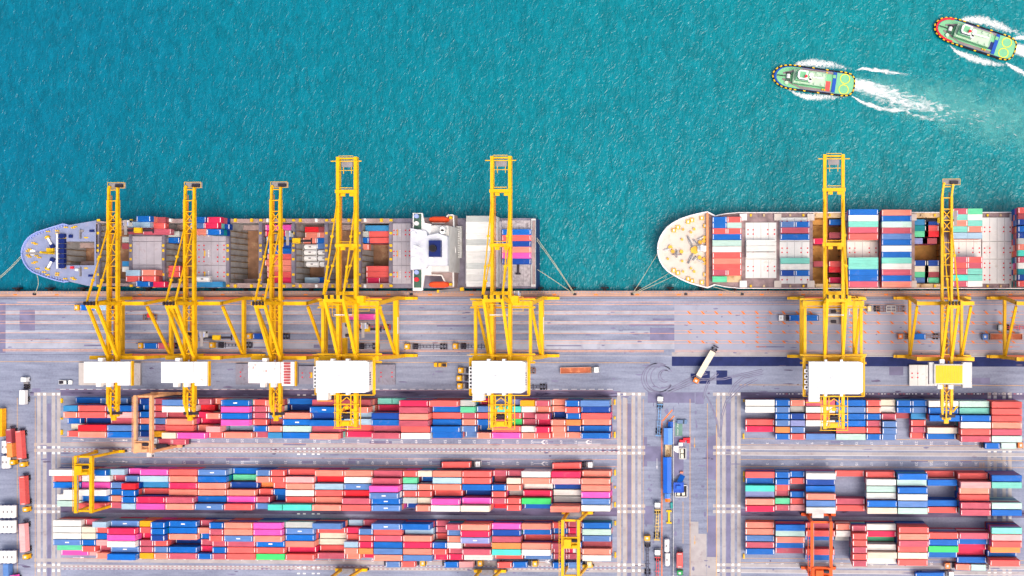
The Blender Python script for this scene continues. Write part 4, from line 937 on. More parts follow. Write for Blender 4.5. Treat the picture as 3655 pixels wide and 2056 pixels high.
for i, (x, ya, yb, c) in enumerate(((1012, 678, 735, 'I'), (1115, 678, 735, 'N'), (1012, 738, 795, 'H'), (1115, 738, 795, 'R'), (1012, 797, 853, 'J'), (1115, 797, 853, 'F'), (1095, 866, 922, 'M'), (1000, 866, 922, 'V'), (1012, 1090, 1142, 'N'), (1117, 1090, 1142, 'N'), (1012, 1146, 1200, 'C'), (1117, 1146, 1200, 'C'), (1012, 1206, 1258, 'J'), (1117, 1206, 1258, 'M'), (1012, 1262, 1310, 'U'), (1117, 1262, 1310, 'J'))):
    sc(2900 + x / 2.787, 2, 540 + ya / 2.787, 540 + yb / 2.787, Z2 - 4.5, c, RS, 'in its second open hold', i, dash=0)
    under(2900 + x / 2.787, 2, 540 + yb / 2.787, Z2 - 4.5, Z2 - 13.9, Z2 - 4.5, i)
# ---- mooring ropes
def rope(pts, lab, grp):
    b = MB(); (a, za), (c, zc_) = pts; p, q = U3(*a, za), U3(*c, zc_); n = 12; prev = p
    for i in range(1, n + 1):
        t = i / n; w_ = p.lerp(q, t); w_.z -= 1.6 * math.sin(math.pi * t); b.cyl(prev, w_, .11, 5); prev = w_
    tag(b.build('mooring_rope', ROPE), lab, 'mooring rope', grp)
BG = 'mooring ropes of the ships'
rope((((80, 908), Z1), ((-70, 1040), .6)), 'pale bow rope of the left ship, upper of the two leaving the picture', BG)
rope((((81, 914), Z1), ((-72, 1047), .6)), 'pale bow rope of the left ship, lower of the two leaving the picture', BG)
rope((((131, 978), Z1), ((124, 1048), .6)), 'thin rope dropping from the left ship bow straight to the quay', BG)
rope((((1916, 849), Z1), ((2052, 1049), .6)), 'stern rope of the left ship running from its upper stern corner to the quay', BG)
rope((((1916, 858), Z1), ((2050, 1050), .6)), 'stern rope of the left ship just below the uppermost one', BG)
rope((((1918, 962), Z1), ((2051, 1051), .6)), 'short stern rope of the left ship nearest the quay', BG)
rope((((2348, 903), Z2), ((2257, 1048), .6)), 'steep bow rope from the tip of the right ship to the quay', BG)
rope((((2399, 969), Z2), ((2257, 1049), .6)), 'bow rope of the right ship, middle of the three meeting at one bollard', BG)
rope((((2414, 981), Z2), ((2258, 1051), .6)), 'bow rope of the right ship, lowest of the three meeting at one bollard', BG)
rope((((2547, 1024), Z2), ((2649, 1050), .6)), 'short rope from the shoulder of the right ship back to the quay', BG)


# ------------------------------------------------------------------ write the containers out: the 300 largest singly, the rest as one mass
def emit_containers():
    order = sorted(ALL, key=lambda a: (-a['k'], -a['z']))
    keep = order[:300]; rest = order[300:]
    used = {}
    def words(a, mode):
        c = PAL[a['c']][1]; ln = 'long' if a['k'] == 4 else 'short'
        lf = PAL[a['l']][1] if a['l'] else None; rg = PAL[a['r']][1] if a['r'] else None
        if mode == 0:
            if lf and rg: nb = 'between %s and %s ones' % (lf, rg)
            elif lf: nb = 'right of a %s one at the end' % lf
            elif rg: nb = 'left of a %s one' % rg
            else: nb = 'standing alone'
            return '%s %s container %s, %s, %s' % (c, ln, nb, a['rw'], a['block'])
        return '%s %s container, %s from the left, %s, %s' % (c, ln, NUM[a['bay']], a['rw'], a['block'])
    cnt = {}
    for a in ALL: cnt[words(a, 0)] = cnt.get(words(a, 0), 0) + 1
    for a in keep:
        o = bpy.data.objects.new('shipping_container', CMESH[(a['k'], a['d'])]); C.objects.link(o)
        o.location = (a['x'], a['y'], a['z'])
        o.material_slots[0].link = 'OBJECT'; o.material_slots[0].material = CM[a['c']]
        lab = words(a, 0)
        if cnt[lab] > 1 or len(lab.split()) > 16: lab = words(a, 1)
        if len(lab.split()) > 16: lab = lab.replace(' from the left', '')
        tag(o, lab, 'shipping container', 'shipping containers stacked in the yard' if 'yard' in a['block'] else 'shipping containers aboard the ships')
    for a in rest: put_stuff(a['x'], a['y'], a['z'], a['k'], a['c'], True)
    o = stuff.build('stacked_containers', [CM[k] for k in PALK] + [M_mark])
    tag(o, 'remaining short and lower shipping containers of every colour stacked in the yard and holds', 'shipping containers', None, 'stuff')

# ------------------------------------------------------------------ QUAY CRANES
YS_, YL_ = U(2100, 1064.7, 0)[1], U(2100, 1269.5, 0)[1]
def quay_crane(cx, typ, label, trol=None, spread=None, house=None, cabside=1):
    """cx world x of its middle.  typ 1 = older single lattice boom, 2 = larger twin girder, 3 = right hand older crane"""
    big = typ == 2
    Y = M_yel if typ != 1 else M_yel2
    zb = 36.0 if big else 31.0; zt = 34.0 if big else 28.5; ztie = 12.0 if big else 8.7; za = 51.0 if big else 46.0
    hw = 11.0 if big else 10.7; gs = 3.55 if big else 1.85
    tip = U(2650, 555 if big else 662, zb)[1]; rear = U(2650, 1528 if big else 1494, zb)[1]
    ysT = U(2650, 1083, zt)[1]; ylT = U(2650, 1280, zt)[1]
    r = empty('quay_crane', (cx, (YS_ + YL_) / 2, 0), label, 'quay crane', 'ship to shore gantry cranes along the quay')
    L = []
    for sx in (-1, 1):
        for yf, yt in ((YS_, ysT), (YL_, ylT)):
            b = MB(); b.beam((cx + sx * hw, yf, 1.2), (cx + sx * hw, yf, ztie), 1.3, 1.5, up=(0, 1, 0)); 
            b.beam((cx + sx * hw, yf, ztie), (cx + sx * hw, yt, zt), 1.5 if big else 1.2, 1.6 if big else 1.2, up=(0, 1, 0)); b.build('leg', Y, r)
        b = MB(); wd = 1.9 if big else 1.1
        b.beam((cx + sx * hw, YS_ - .8, ztie), (cx + sx * hw, YL_ + .8, ztie), wd, 2.0); b.build('tie_beam', Y, r)
        b = MB(); b.beam((cx + sx * (hw - .01), ysT - 1.2, zt - 2), (cx + sx * (hw - .01), YL_ + 1, ztie + 1.2), 1.0, 1.0); b.build('diagonal_brace', Y, r)
        if big:
            b = MB(); b.beam((cx + sx * hw, ysT - .8, zt), (cx + sx * hw, ylT + .8, zt), 1.1, 1.3); b.build('upper_tie_beam', Y, r)
            if sx > 0:
                b = MB(); b.box(cx + sx * hw + .96, cx + sx * hw + 1.05, YS_ - 15, YS_ - 8, ztie + .2, ztie + 1.03); b.build('name_board', M_white, r)
    for yf in (YS_, YL_):
        b = MB(); b.beam((cx - hw - .4, yf, 1.9), (cx + hw + .4, yf, 1.9), 1.2, 1.5, 0)
        for sx in (-1, 1): b.beam((cx + sx * (hw + .41), yf, 1.9), (cx + sx * (hw + 4.4), yf, 1.9), 1.3, 1.4, 1)
        b.build('sill_beam', [mat('sill_red_brown', (196, 104, 70), .6), Y], r)
        for sx in (-1, 1):
            for dx in (1.8, 4.6):
                b = MB(); x = cx + sx * (hw + dx - 1.2)
                b.box(x - 1.1, x + 1.1, yf - .45, yf + .45, .5, 1.1, 0); 
                for k in (-.7, .7): b.cyl((x + k, yf - .2, .4), (x + k, yf + .2, .4), .36, 10, 1)
                b.build('bogie', [Y, M_dark], r)
            b = MB(); x = cx + sx * (hw + 5.0); b.box(x - .6, x + .6, yf - .6, yf + .6, .5, 1.6); b.build('buffer', Y, r)
    for yt in (ysT, ylT):
        b = MB(); wd = 1.9 if big else 1.5
        b.beam((cx - hw - (1 if big else .6), yt, zt + .3), (cx + hw + (1 if big else .6), yt, zt + .3), wd, 2.2); b.build('portal_beam', Y, r)
    if big:    # walkways round the portal beams
        for yt, s in ((ysT, 1), (ylT, -1)):
            b = MB()
            for dz, yy in ((1.6, 1.9), (1.6, -1.9)):
                b.beam((cx - hw - 2, yt + yy, zt + dz), (cx + hw + 2, yt + yy, zt + dz), .12)
                b.beam((cx - hw - 2, yt + yy * .82, zt + .5), (cx + hw + 2, yt + yy * .82, zt + .5), .7, .08)
                for i in range(13): x = cx - hw - 2 + i * (2 * hw + 4) / 12; b.beam((x, yt + yy, zt + .5), (x, yt + yy, zt + 1.6), .1)
            b.build('walkway', M_yel, r)
    # boom girders
    for sx in (-1, 1):
        b = MB(); x = cx + sx * gs
        if big:
            b.beam((x, tip, zb + 1), (x, ysT + 1, zb + 1), 1.25, 2.2); b.build('boom_girder', Y, r)
            b = MB(); b.beam((x, ysT + .95, zb + 1), (x, rear, zb + 1), 1.25, 2.2); b.build('bridge_girder', Y, r)
        else:
            b.beam((x, tip - 5, zb + 1), (x, ysT + 1, zb + 1), .95, 1.8); b.beam((x, tip - 5.01, zb + 1), (x + .5, tip, zb + 1.8), .75, 1.2); b.build('boom_girder', Y, r)
            b = MB(); b.beam((x, ysT + .95, zb + 1), (x, rear + 5, zb + 1), 1.05, 2.0); b.beam((x, rear + 5, zb + 1), (x - sx * .6, rear, zb), .9, 1.2); b.build('bridge_girder', Y, r)
            b = MB(); b.beam((x - sx * .7, tip - 3, zb + .2), (x - sx * .7, ysT, zb + .2), .4, .1); b.build('boom_walkway', mat('walkway_brown', (176, 112, 50), .7), r)
    b = MB()
    if big:
        for py in (678, 873): 
            b2 = MB(); y = U(2650, py, zb + 2)[1]; b2.beam((cx - gs - .9, y, zb + 1.6), (cx + gs + .9, y, zb + 1.6), 1.3, 1.7)
            for dx in (-1.4, 2.2): b2.box(cx + dx - .9, cx + dx + .9, y - 1.9, y - .7, zb + 1.6, zb + 2.2)
            b2.beam((cx - gs + 1, y + 1.4, zb + 2.4), (cx + gs - 1, y + 1.4, zb + 2.4), .25); b2.build('cross_beam', Y, r)
        b.beam((cx - gs, ysT + 4, zb + 1.2), (cx + gs, ysT + 4, zb + 1.2), 1.4, 1.8)
        for yy in (ylT + 1, ylT - 14.5, rear + 9, rear + 5, rear + .6): b2 = MB(); b2.beam((cx - gs, yy, zb + 1.3), (cx + gs, yy, zb + 1.3), .5, .6); b2.build('cross_beam', Y, r)
    else:
        y = tip - 1; k = 0; step = 4.4
        while y > rear + 2:
            b.beam((cx - gs, y, zb + 1.3), (cx + gs, y, zb + 1.3), .35, .4)
            ph = k % 8
            if ph in (2, 3, 5): b.beam((cx - gs, y, zb + 1.2), (cx + gs, y - step, zb + 1.2), .3, .3)
            if ph in (2, 3, 6): b.beam((cx + gs, y, zb + 1.2), (cx - gs, y - step, zb + 1.2), .3, .3)
            y -= step; k += 1
    b.build('boom_bracing', Y, r)
    # boom tip platform
    b = MB()
    if big:
        b.beam((cx - gs - 2.6, tip + .4 - 2.2, zb + 2.2), (cx + gs + 2.6, tip - 1.8, zb + 2.2), .35)
        b.beam((cx - gs, tip - .6, zb + 1), (cx + gs, tip - .6, zb + 1), .6, 1.4)
        for yy in (0.2, -5.5): b.beam((cx - gs + .6, tip + yy, zb + 2.6), (cx + gs - .6, tip + yy, zb + 2.6), .2)
        b.box(cx - 2.2, cx + 2.2, tip - 4, tip - 1.4, zb + .4, zb + 1.2, 1)
        for xx in (-1.6, 1.6): b.beam((cx + xx, tip - 4, zb + 1), (cx + xx, tip - 6.6, zb + .8), .25)
    else:
        o = .9
        b.box(cx - 2.6 + o, cx + 4.2 + o, tip - .3, tip + 2.0, zb + .8, zb + 1.0, 1); b.box(cx + .4 + o, cx + 3.4 + o, tip + .1, tip + 1.3, zb + 1, zb + 2, 2)
        for (x0, y0), (x1, y1) in (((-2.6, -.3), (4.2, -.3)), ((4.2, -.3), (4.2, 2)), ((4.2, 2), (-2.6, 2)), ((-2.6, 2), (-2.6, -.3))): b.beam((cx + o + x0, tip + y0, zb + 2), (cx + o + x1, tip + y1, zb + 2), .14)
        b.cyl((cx - 2 + o, tip + .2, zb + 1), (cx - 2 + o, tip + .2, zb + 2.2), .5, 8)
    b.build('boom_tip_platform', [Y, M_grey, M_dark], r)
    # A-frame, stays
    yA = U(2650, 1081, za)[1] if not big else U(2650, 1058, za)[1]
    for sx in (-1, 1):
        b = MB(); x = cx + sx * gs
        b.beam((x, ysT, zt + 1.4), (x, yA, za), 1.2, 1.2, up=(0, 1, 0)); b.build('a_frame_leg', Y, r)
        b = MB(); b.beam((x, yA, za), (x, ylT + 1.4, zb + 2), 1.05, 1.05); b.build('backstay', Y, r)
        for py in ((713, 882) if big else (815,)):
            b = MB(); ye = U(2650, py, zb + 2)[1]; dx = .12 * sx if py < 800 and big else 0
            a = Vector((x + dx * 3, yA + .3, za)); c = Vector((x + dx, ye, zb + 2))
            b.beam(a, a.lerp(c, .3), .62, .62); b.beam(a.lerp(c, .3), c, .42, .42)
            for t in (.3, .62): p = a.lerp(c, t); b.box(p.x - .5, p.x + .5, p.y - .45, p.y + .45, p.z - .4, p.z + .4)
            b.build('forestay', Y, r)
    b = MB(); b.beam((cx - gs - .6, yA, za), (cx + gs + .6, yA, za), 1.1, 1.2); b.box(cx - gs, cx + gs, yA - 2.2, yA - .7, za - .6, za - .4)
    for xx in (-gs, -gs / 3, gs / 3, gs): b.cyl((cx + xx - .25, yA - .2, za + 1.2), (cx + xx + .25, yA - .2, za + 1.2), .8, 10, 1)
    b.build('apex_sheaves', [Y, M_dark], r)
    if big:
        b = MB(); yq = yA - 3
        for q in (((-gs - .5, 0), (gs + .5, 0)), ((gs + .5, 0), (gs + .5, -4.6)), ((gs + .5, -4.6), (-gs - .5, -4.6)), ((-gs - .5, -4.6), (-gs - .5, 0))):
            b.beam((cx + q[0][0], yq + q[0][1], zt + 8), (cx + q[1][0], yq + q[1][1], zt + 8), .22)
        b.box(cx - gs, cx + gs, yq - 4.3, yq - 3.9, zt + 7.2, zt + 7.5, 1)
        b.build('apex_platform', [Y, M_white], r)
        b = MB(); x = cx + gs + 1.6; b.box(x - 1.2, x + 1.6, ysT + .2, ysT + 3, zt + 1.4, zt + 3.6); b.build('electrical_cabin', Y, r)
        b = MB()
        for q in (((3.4, 2.6), (3.4, -3)), ((3.4, -3), (-4.2, -3)), ((-4.2, -3), (-4.2, 2.6)), ((-4.2, 2.6), (3.4, 2.6))): b.beam((x + q[0][0], ysT + q[0][1], zt + 2.6), (x + q[1][0], ysT + q[1][1], zt + 2.6), .16)
        b.build('cabin_railing', Y, r)
    # machinery house
    if big:
        y0, y1 = U(2650, 1290, zb + 6)[1], U(2650, 1405, zb + 6)[1]; w_ = 10.1
        b = MB(); b.box(cx - w_, cx + w_ - 1.0, y1, y0, zb + 2.4, zb + 7.2, 0)
        b.prism([(cx + w_ - 1.0, y1), (cx + w_ + .6, y1 + .8), (cx + w_ + .6, y0 - .6), (cx + w_ - 1.0, y0)], zb + 2.4, zb + 6.6, 0)
        b.box(cx - w_, cx - w_ + 4.2, y1 - 3, y1 + .02, zb + 2.4, zb + 6.2, 0)
        h = b.build('machinery_house', M_house, r)
        b = MB()
        for i in range(1, 8): x = cx - w_ + i * (2 * w_ - 1) / 8; b.box(x - .04, x + .04, y1 + .1, y0 - .1, zb + 7.2, zb + 7.24)
        for yy in (.33, .66): b.box(cx - w_ + .1, cx + w_ - 1.1, y1 + (y0 - y1) * yy - .04, y1 + (y0 - y1) * yy + .04, zb + 7.2, zb + 7.25)
        b.build('roof_seams', M_lgrey, h)
        for xx, yy in ((-6, .2), (4.5, .75), (-1, .5)): b = MB(); b.box(cx + xx - .7, cx + xx + .7, y1 + (y0 - y1) * yy - .5, y1 + (y0 - y1) * yy + .5, zb + 7.2, zb + 7.6); b.build('roof_vent', M_house, h)
        for xx in (-3.6, 2.4):
            for yy in (y0, y1): b = MB(); b.box(cx + xx - .5, cx + xx + .5, yy - .8, yy + .8, zb + 5, zb + 7.6); b.build('roof_bracket', M_house, h)
        for i in range(6 if house != 'fans' else 4):
            b = MB(); yy = y1 + 2.4 + i * (y0 - y1 - 4) / (6 if house != 'fans' else 4)
            b.box(cx - w_ - 1.6, cx - w_ - .1, yy - .7, yy + .7, zb + 4, zb + 5.6, 0); b.cyl((cx - w_ - .85, yy, zb + 5.6), (cx - w_ - .85, yy, zb + 5.68), .45, 12, 1); b.build('cooling_fan', [M_white, M_dark], h)
        b = MB()
        for q in (((-w_ - 2, 1.4), (-w_ - 2, 0)), ((w_ + 1.6, 1.4), (w_ + 1.6, 0))):
            b.beam((cx + q[0][0], y0 + 1.2, zb + 3.2), (cx + q[0][0], y1 - 1, zb + 3.2), .3, .3); b.beam((cx + q[0][0] + (.5 if q[0][0] < 0 else -.5), y0 + 1.2, zb + 2.3), (cx + q[0][0] + (.5 if q[0][0] < 0 else -.5), y1 - 1, zb + 2.3), 1.2, .1)
        b.beam((cx - w_ - 2, y1 - 1.2, zb + 3.2), (cx + w_ + 1.6, y1 - 1.2, zb + 3.2), .3, .3); b.beam((cx - w_ - 3, y0 + 2.2, zb + 3.2), (cx + w_ + 1.6, y0 + 2.2, zb + 3.2), .2, .2)
        b.beam((cx - w_ - 1, y1 - 3.6, zb + 3.2), (cx - w_ + 5, y1 - 3.6, zb + 3.2), .25); b.build('house_walkway', M_yel, r)
        for i in range(6):
            b = MB(); b.box(cx + w_ + .61, cx + w_ + .66, y0 - 5 - i * .9, y0 - 4.5 - i * .9, zb + 4.5, zb + 6); b.build('sign_letter', M_funnel, h)
    else:
        y0, y1 = U(2650, 1295, zb + 5)[1], U(2650, 1371, zb + 5)[1]
        if typ == 1:
            wl, wr = 8.8, 4.0
            b = MB(); b.box(cx - wl, cx + wr, y1, y0, zb + 2.2, zb + 6.2); h = b.build('machinery_house', M_hrust if house == 'rust' else M_house, r)
            b = MB()
            for i in range(7): x = cx - wl + .9 + i * (wl + wr - 1.2) / 7; b.box(x, x + .12, y1 + .1, y0 - .1, zb + 6.2, zb + 6.28)
            b.build('roof_seams', M_lgrey if house != 'rust' else M_hrust, h)
            b = MB(); b.box(cx + wr + .02, cx + wr + 4.9, y1 - 1.2, y0, zb + 2.2, zb + 4.6, 0)
            for i in range(8): y = y1 - .6 + i * (y0 - y1 + .6) / 8; b.box(cx + wr + .8, cx + wr + (3.6 if house else 4.7), y + .1, y + 1.0, zb + 4.6, zb + 4.72, 1 if house else 0)
            b.box(cx + wr + 4.91, cx + wr + 5.2, y1 - 1.4, y0 + .2, zb + 2, zb + 3.6, 2)
            b.build('house_annex', [M_house, M_rroof if house == 'rust' else M_hrust, Y], r)
        else:
            b = MB(); b.box(cx - 5.8, cx + 5.4, y1 + .2, y0 - .4, zb + 2.2, zb + 6.2, 0); b.box(cx - 7.6, cx - 5.81, y1, y0 + .3, zb + 2.2, zb + 5.2, 0); b.box(cx + 5.41, cx + 9, y1 - 1.2, y0 + .3, zb + 2.2, zb + 5.0, 0); h = b.build('machinery_house', M_lgrey, r)
            b = MB()
            for i in range(10): x = cx - 5.3 + i * 1.04; b.box(x, x + 1.0, y1 + .6, y0 - .8, zb + 6.22, zb + 6.34)
            b.build('house_roof', M_yroof, h)
            b = MB()
            for i in range(14): y = y1 - .6 + i * .68; b.box(cx + 5.8, cx + 8.6, y, y + .4, zb + 5.0, zb + 5.1)
            b.build('roof_louvres', M_house, h)
        for xx, yy in ((-2.6, y0 + .7), (-3.4, y1 - .9), (.8, y1 - .9)):
            b = MB(); b.box(cx + xx - .9, cx + xx + .9, yy - .8, yy + .8, zb + 3.4, zb + 5.4); b.build('air_conditioner', M_white, h)
    # rear end of the bridge
    b = MB()
    if big:
        for q in (((-gs - 2, 0), (gs + 2, 0)), ((-gs - 1.4, 0), (-gs - 1.4, 13)), ((gs + 1.8, 0), (gs + 1.8, 13))):
            b.beam((cx + q[0][0], rear - .6 + q[0][1], zb + 1.2), (cx + q[1][0], rear - .6 + q[1][1], zb + 1.2), .28)
        for xx in (-2, 2): b.beam((cx + xx, rear + 13, zb + 2.6), (cx + xx, rear + 1, zb + 2.6), .35)
        b.box(cx - 1.6, cx + 1.6, rear + 1, rear + 2.4, zb + 1, zb + 3, 0); b.box(cx - 2, cx + 2, rear + 3.4, rear + 5.4, zb + .6, zb + 1.2, 1)
        for yy in (2.6, 5.8, 9): b.beam((cx - gs - 1.4, rear + yy, zb + 2.4), (cx + gs + 1.8, rear + yy, zb + 2.4), .28); b.beam((cx - gs, rear + yy, zb + 1.6), (cx, rear + yy + 2.8, zb + 1.6), .3); b.beam((cx + gs, rear + yy, zb + 1.6), (cx, rear + yy + 2.8, zb + 1.6), .3)
        for xx, yy in ((-2.4, 6.6), (2.4, 6.6), (0, 7.6)): b.box(cx + xx - .7, cx + xx + .7, rear + yy - .6, rear + yy + .6, zb + .6, zb + 2.0, 0)
        b.cyl((cx - 1.5, rear + 4.6, zb + 2), (cx + 1.5, rear + 4.6, zb + 2), .7, 10, 1)
        for xx in (-2.6, -1.6, 1.6, 2.6): b.beam((cx + xx, rear + .3, zb + 1.4), (cx + xx * .8, rear + 2.6, zb + 2.2), .4)
    else:
        b.box(cx - 2.6, cx + 3.4, rear + .8, rear + 2.0, zb + .4, zb + 1.0, 1); b.box(cx - 1.0, cx + .8, rear - 1.6, rear + .6, zb, zb + 1, 0)
        b.beam((cx + 2, rear + 3.2, zb + 3), (cx + 3.6, rear + 5.6, zb + 4), .6); b.beam((cx - .4, rear + 10, zb + 2), (cx - .4, rear, zb + 2), .5)
    b.build('bridge_end', [Y, M_dark], r)
    # rails and cables between the girders, trolley, cab
    if not big:
        b = MB(); b.beam((cx + .1, ysT, zb + .4), (cx + .1, rear + 2, zb + .4), .8, .1); b.build('centre_walkway', mat('walkway_brown', (176, 112, 50), .7), r)
    else:
        b = MB(); b.beam((cx - gs + 1.0, tip - 14, zb + .4), (cx - gs + 1.0, rear + 12, zb + .4), .35, .1)
        i = tip - 16
        while i > ysT: b.beam((cx - gs + .5, i, zb + .5), (cx - gs + 1.5, i, zb + .5), .12); i -= 3
        b.build('cable_tray', mat('walkway_brown', (176, 112, 50), .7), r)
    if trol is not None:
        ty = trol; b = MB(); tw = gs + .3
        b.box(cx - tw, cx + tw, ty - 3, ty + 3, zb - .4, zb - .1, 0)
        for xx in (-tw, tw): b.beam((cx + xx, ty - 3.6, zb - .2), (cx + xx, ty + 3.6, zb - .2), .5, .8, 1)
        for yy in (-2, 2): b.cyl((cx - 1, ty + yy, zb + .2), (cx + 1, ty + yy, zb + .2), .6, 10, 2)
        b.build('trolley', [M_grey, Y, M_dark], r)
        b = MB(); x = cx + cabside * (gs + 2.0); b.box(x - 1.0, x + 1.0, ty + .6, ty + 3, zb - 4, zb - 1.2, 0); b.box(x - 1.05, x + 1.05, ty + 2.2, ty + 3.05, zb - 3.6, zb - 2.2, 1); b.box(x - .9, x + .9, ty + .8, ty + 2.2, zb - 1.2, zb - 1.1, 2); b.beam((x, ty - 3, zb - 1), (x, ty + 3, zb - 1), 1.2, .15, 3)
        b.build('operator_cab', [M_lgrey, M_glass, M_gun1, M_grey], r)
        if spread is not None:
            zs = spread; b = MB()
            b.box(cx - 6, cx + 6, ty - .5, ty + .5, zs, zs + .5, 0); 
            for xx in (-6, 6): b.box(cx + xx - .2, cx + xx + .2, ty - 1.2, ty + 1.2, zs - .1, zs + .4, 0)
            b.box(cx - 1.6, cx + 1.6, ty - 1.1, ty + 1.1, zs + .5, zs + 1.5, 1)
            b.build('spreader', [M_dark, M_ydk], r)
            b = MB()
            for xx in (-1.4, 1.4):
                for yy in (-.9, .9): b.cyl((cx + xx, ty + yy, zs + 1.5), (cx + xx, ty + yy, zb - .3), .05, 4)
            b.build('hoist_cable', M_dark, r)
    return r
def bx(px, z=31.0): return U(px, 900, z)[0]
def tY(py, z): return U(2650, py, z)[1]
quay_crane(bx(404.5, 32), 1, 'older yellow quay crane with clean white house, leftmost, over the bow of the left ship', tY(805, 31), 14, None)
quay_crane(bx(677.5, 32), 1, 'older yellow quay crane with small white house, second from the left', tY(1212, 31), 10, 'patch')
quay_crane(bx(985, 32), 1, 'older yellow quay crane whose white house roof is stained with rust', tY(845, 31), 12, 'rust')
quay_crane(bx(1240, 37), 2, 'large yellow quay crane with big white house, fourth from the left, over open holds', tY(1180, 36), 16)
quay_crane(bx(1789.5, 37), 2, 'large yellow quay crane over the stern of the left ship', tY(1065, 36), None)
quay_crane(bx(2976, 37), 2, 'large yellow quay crane with four roof fans over the forward bays of the right ship', tY(1130, 36), None, 'fans')
quay_crane(bx(3379, 32), 3, 'yellow quay crane with a yellow roofed machinery house over the right ship', tY(780, 31), 20)
quay_crane(bx(3738, 32), 3, 'yellow quay crane cut by the right picture edge, only its left legs showing', None, None)

# ------------------------------------------------------------------ YARD GANTRY CRANES on rubber tyres
def rtg(cx, yn, ys, m, label, troll, gs=3.5, ebox='n', house=None, ztop=19.0):
    r = empty('yard_crane', (cx, (yn + ys) / 2, 0), label, 'yard crane', 'rubber tyred gantry cranes over the container blocks')
    for sx in (-1, 1):
        b = MB(); b.beam((cx + sx * gs, yn + .6, ztop), (cx + sx * gs, ys - .6, ztop), 1.15, 1.5); b.build('girder', m, r)
        b = MB(); b.beam((cx + sx * (gs - .75), yn, ztop + .3), (cx + sx * (gs - .75), ys, ztop + .3), .25, .3); b.build('trolley_rail', M_grey, r)
        for y in (yn, ys):
            b = MB(); b.beam((cx + sx * gs, y, ztop - .7), (cx + sx * (gs + .9), y, 2.4), 1.1, 1.0, up=(0, 1, 0)); b.build('leg', m, r)
    for y in (yn, ys):
        b = MB(); b.beam((cx - gs - 3.4, y, 2.0), (cx + gs + 3.4, y, 2.0), 1.2, 1.0); b.build('sill_beam', m, r)
        b = MB(); b.beam((cx - gs, y, ztop - 1.2), (cx + gs, y, ztop - 1.2), .8, .8); b.build('end_tie', m, r)
        for sx in (-1, 1):
            for dx in (.9, 3.0):
                b = MB(); x = cx + sx * (gs + dx); b.cyl((x, y - .35, .8), (x, y + .35, .8), .8, 14, 1); b.cyl((x, y - .37, .8), (x, y + .37, .8), .35, 10, 0); b.build('wheel', [m, M_blk], r)
    ye = yn if ebox == 'n' else ys
    b = MB(); b.box(cx - 2.8, cx + 2.0, ye - .9, ye + 1.3, 2.55, 5.2, 0); b.build('power_house', house or M_grey, r)
    b = MB(); b.box(cx - gs, cx + gs, troll - 2.4, troll + 2.4, ztop + .9, ztop + 1.3, 0); b.box(cx - 2.4, cx + .6, troll - 1.8, troll + 1.6, ztop + 1.3, ztop + 2.6, 0); b.cyl((cx + .8, troll - 1.3, ztop + 2), (cx + 3, troll - 1.3, ztop + 2), .8, 10, 0); b.cyl((cx + .8, troll + 1, ztop + 2), (cx + 3, troll + 1, ztop + 2), .7, 10, 1)
    b.build('trolley', [m, M_dark], r)
    b = MB(); b.box(cx + .8, cx + 2.8, troll - 4.6, troll - 2.5, ztop - 3, ztop - .8, 0); b.box(cx + .75, cx + 2.85, troll - 4.65, troll - 3.8, ztop - 2.4, ztop - 1.4, 1); b.build('operator_cab', [M_lgrey, M_glass], r)
    b = MB()
    for i in range(18): y = yn + (ys - yn) * (i + .5) / 18; b.beam((cx - gs - 1.5, y, ztop), (cx - gs - .6, y, ztop), .1)
    b.beam((cx - gs - 1.5, yn, ztop), (cx - gs - 1.5, ys, ztop), .2); b.build('side_walkway', m, r)
    return r
yA_, yB_, yC_ = [U(2100, v)[1] for v in (1407, 1617, 1827)]
yA2, yB2, yC2, yD_ = [U(2100, v)[1] for v in (1597, 1806, 2016, 2037)]
rtg(U(513, 1500, 19)[0], yA_, yA2, M_tan, 'faded tan yard crane straddling the upper left container block', yA2 + 2.2, 3.4, 's', M_dark)
rtg(U(300, 1700, 19)[0], yB_, yB2, M_yel2, 'yellow yard crane at the left end of the middle left block', yB_ - 5, 3.3)
rtg(U(2037, 1950, 19)[0], yC_, yC2, M_yel, 'yellow yard crane near the right end of the lower left block', U(2037, 1935, 19)[1], 3.3)
rtg(U(2932, 1950, 19)[0], yC_, yC2, M_org, 'orange red yard crane over the lower right container block', U(2932, 2045, 19)[1], 3.9, 'n', M_white)
rtg(U(1198, 2050, 19)[0], yD_, yD_ - 25, M_yel, 'yellow yard crane cut by the bottom picture edge, left of the other one', yD_ - 12)
rtg(U(1713, 2050, 19)[0], yD_, yD_ - 25, M_yel, 'yellow yard crane cut by the bottom picture edge, right of the other one', yD_ - 12)
# hatch covers landed on the quay behind the cranes
def landed(x0, x1, y0, y1, m, lab, marks=1):
    a = U3((x0 + x1) / 2, (y0 + y1) / 2, 0); o = cover(None, x0, x1, y0, y1, .4, m, marks, name='hatch_cover')
    tag(o, lab, 'hatch cover', 'hatch covers laid on the quay')
landed(281, 500, 1294, 1376, mat('hatch_cover_landed', (204, 196, 192), .7, var=.08, dirt=((150, 130, 120), .6, .3)), 'pale grey hatch cover on the quay under the leftmost crane house', 0)
ML = mat('hatch_cover_blue_grey', (150, 148, 166), .7, var=.1, dirt=((110, 90, 100), .7, .4))
landed(841, 1062, 1298, 1374, ML, 'grey hatch cover with red marks under the rust stained crane house')
landed(1066, 1230, 1306, 1372, ML, 'grey hatch cover between the rusty and the big white crane houses')
landed(1232, 1410, 1300, 1374, ML, 'grey hatch cover with two red marks at its right end, right of the big house')
landed(3246, 3365, 1302, 1378, M_hatch2, 'white hatch cover with red dots left of the yellow roofed crane house', 2)

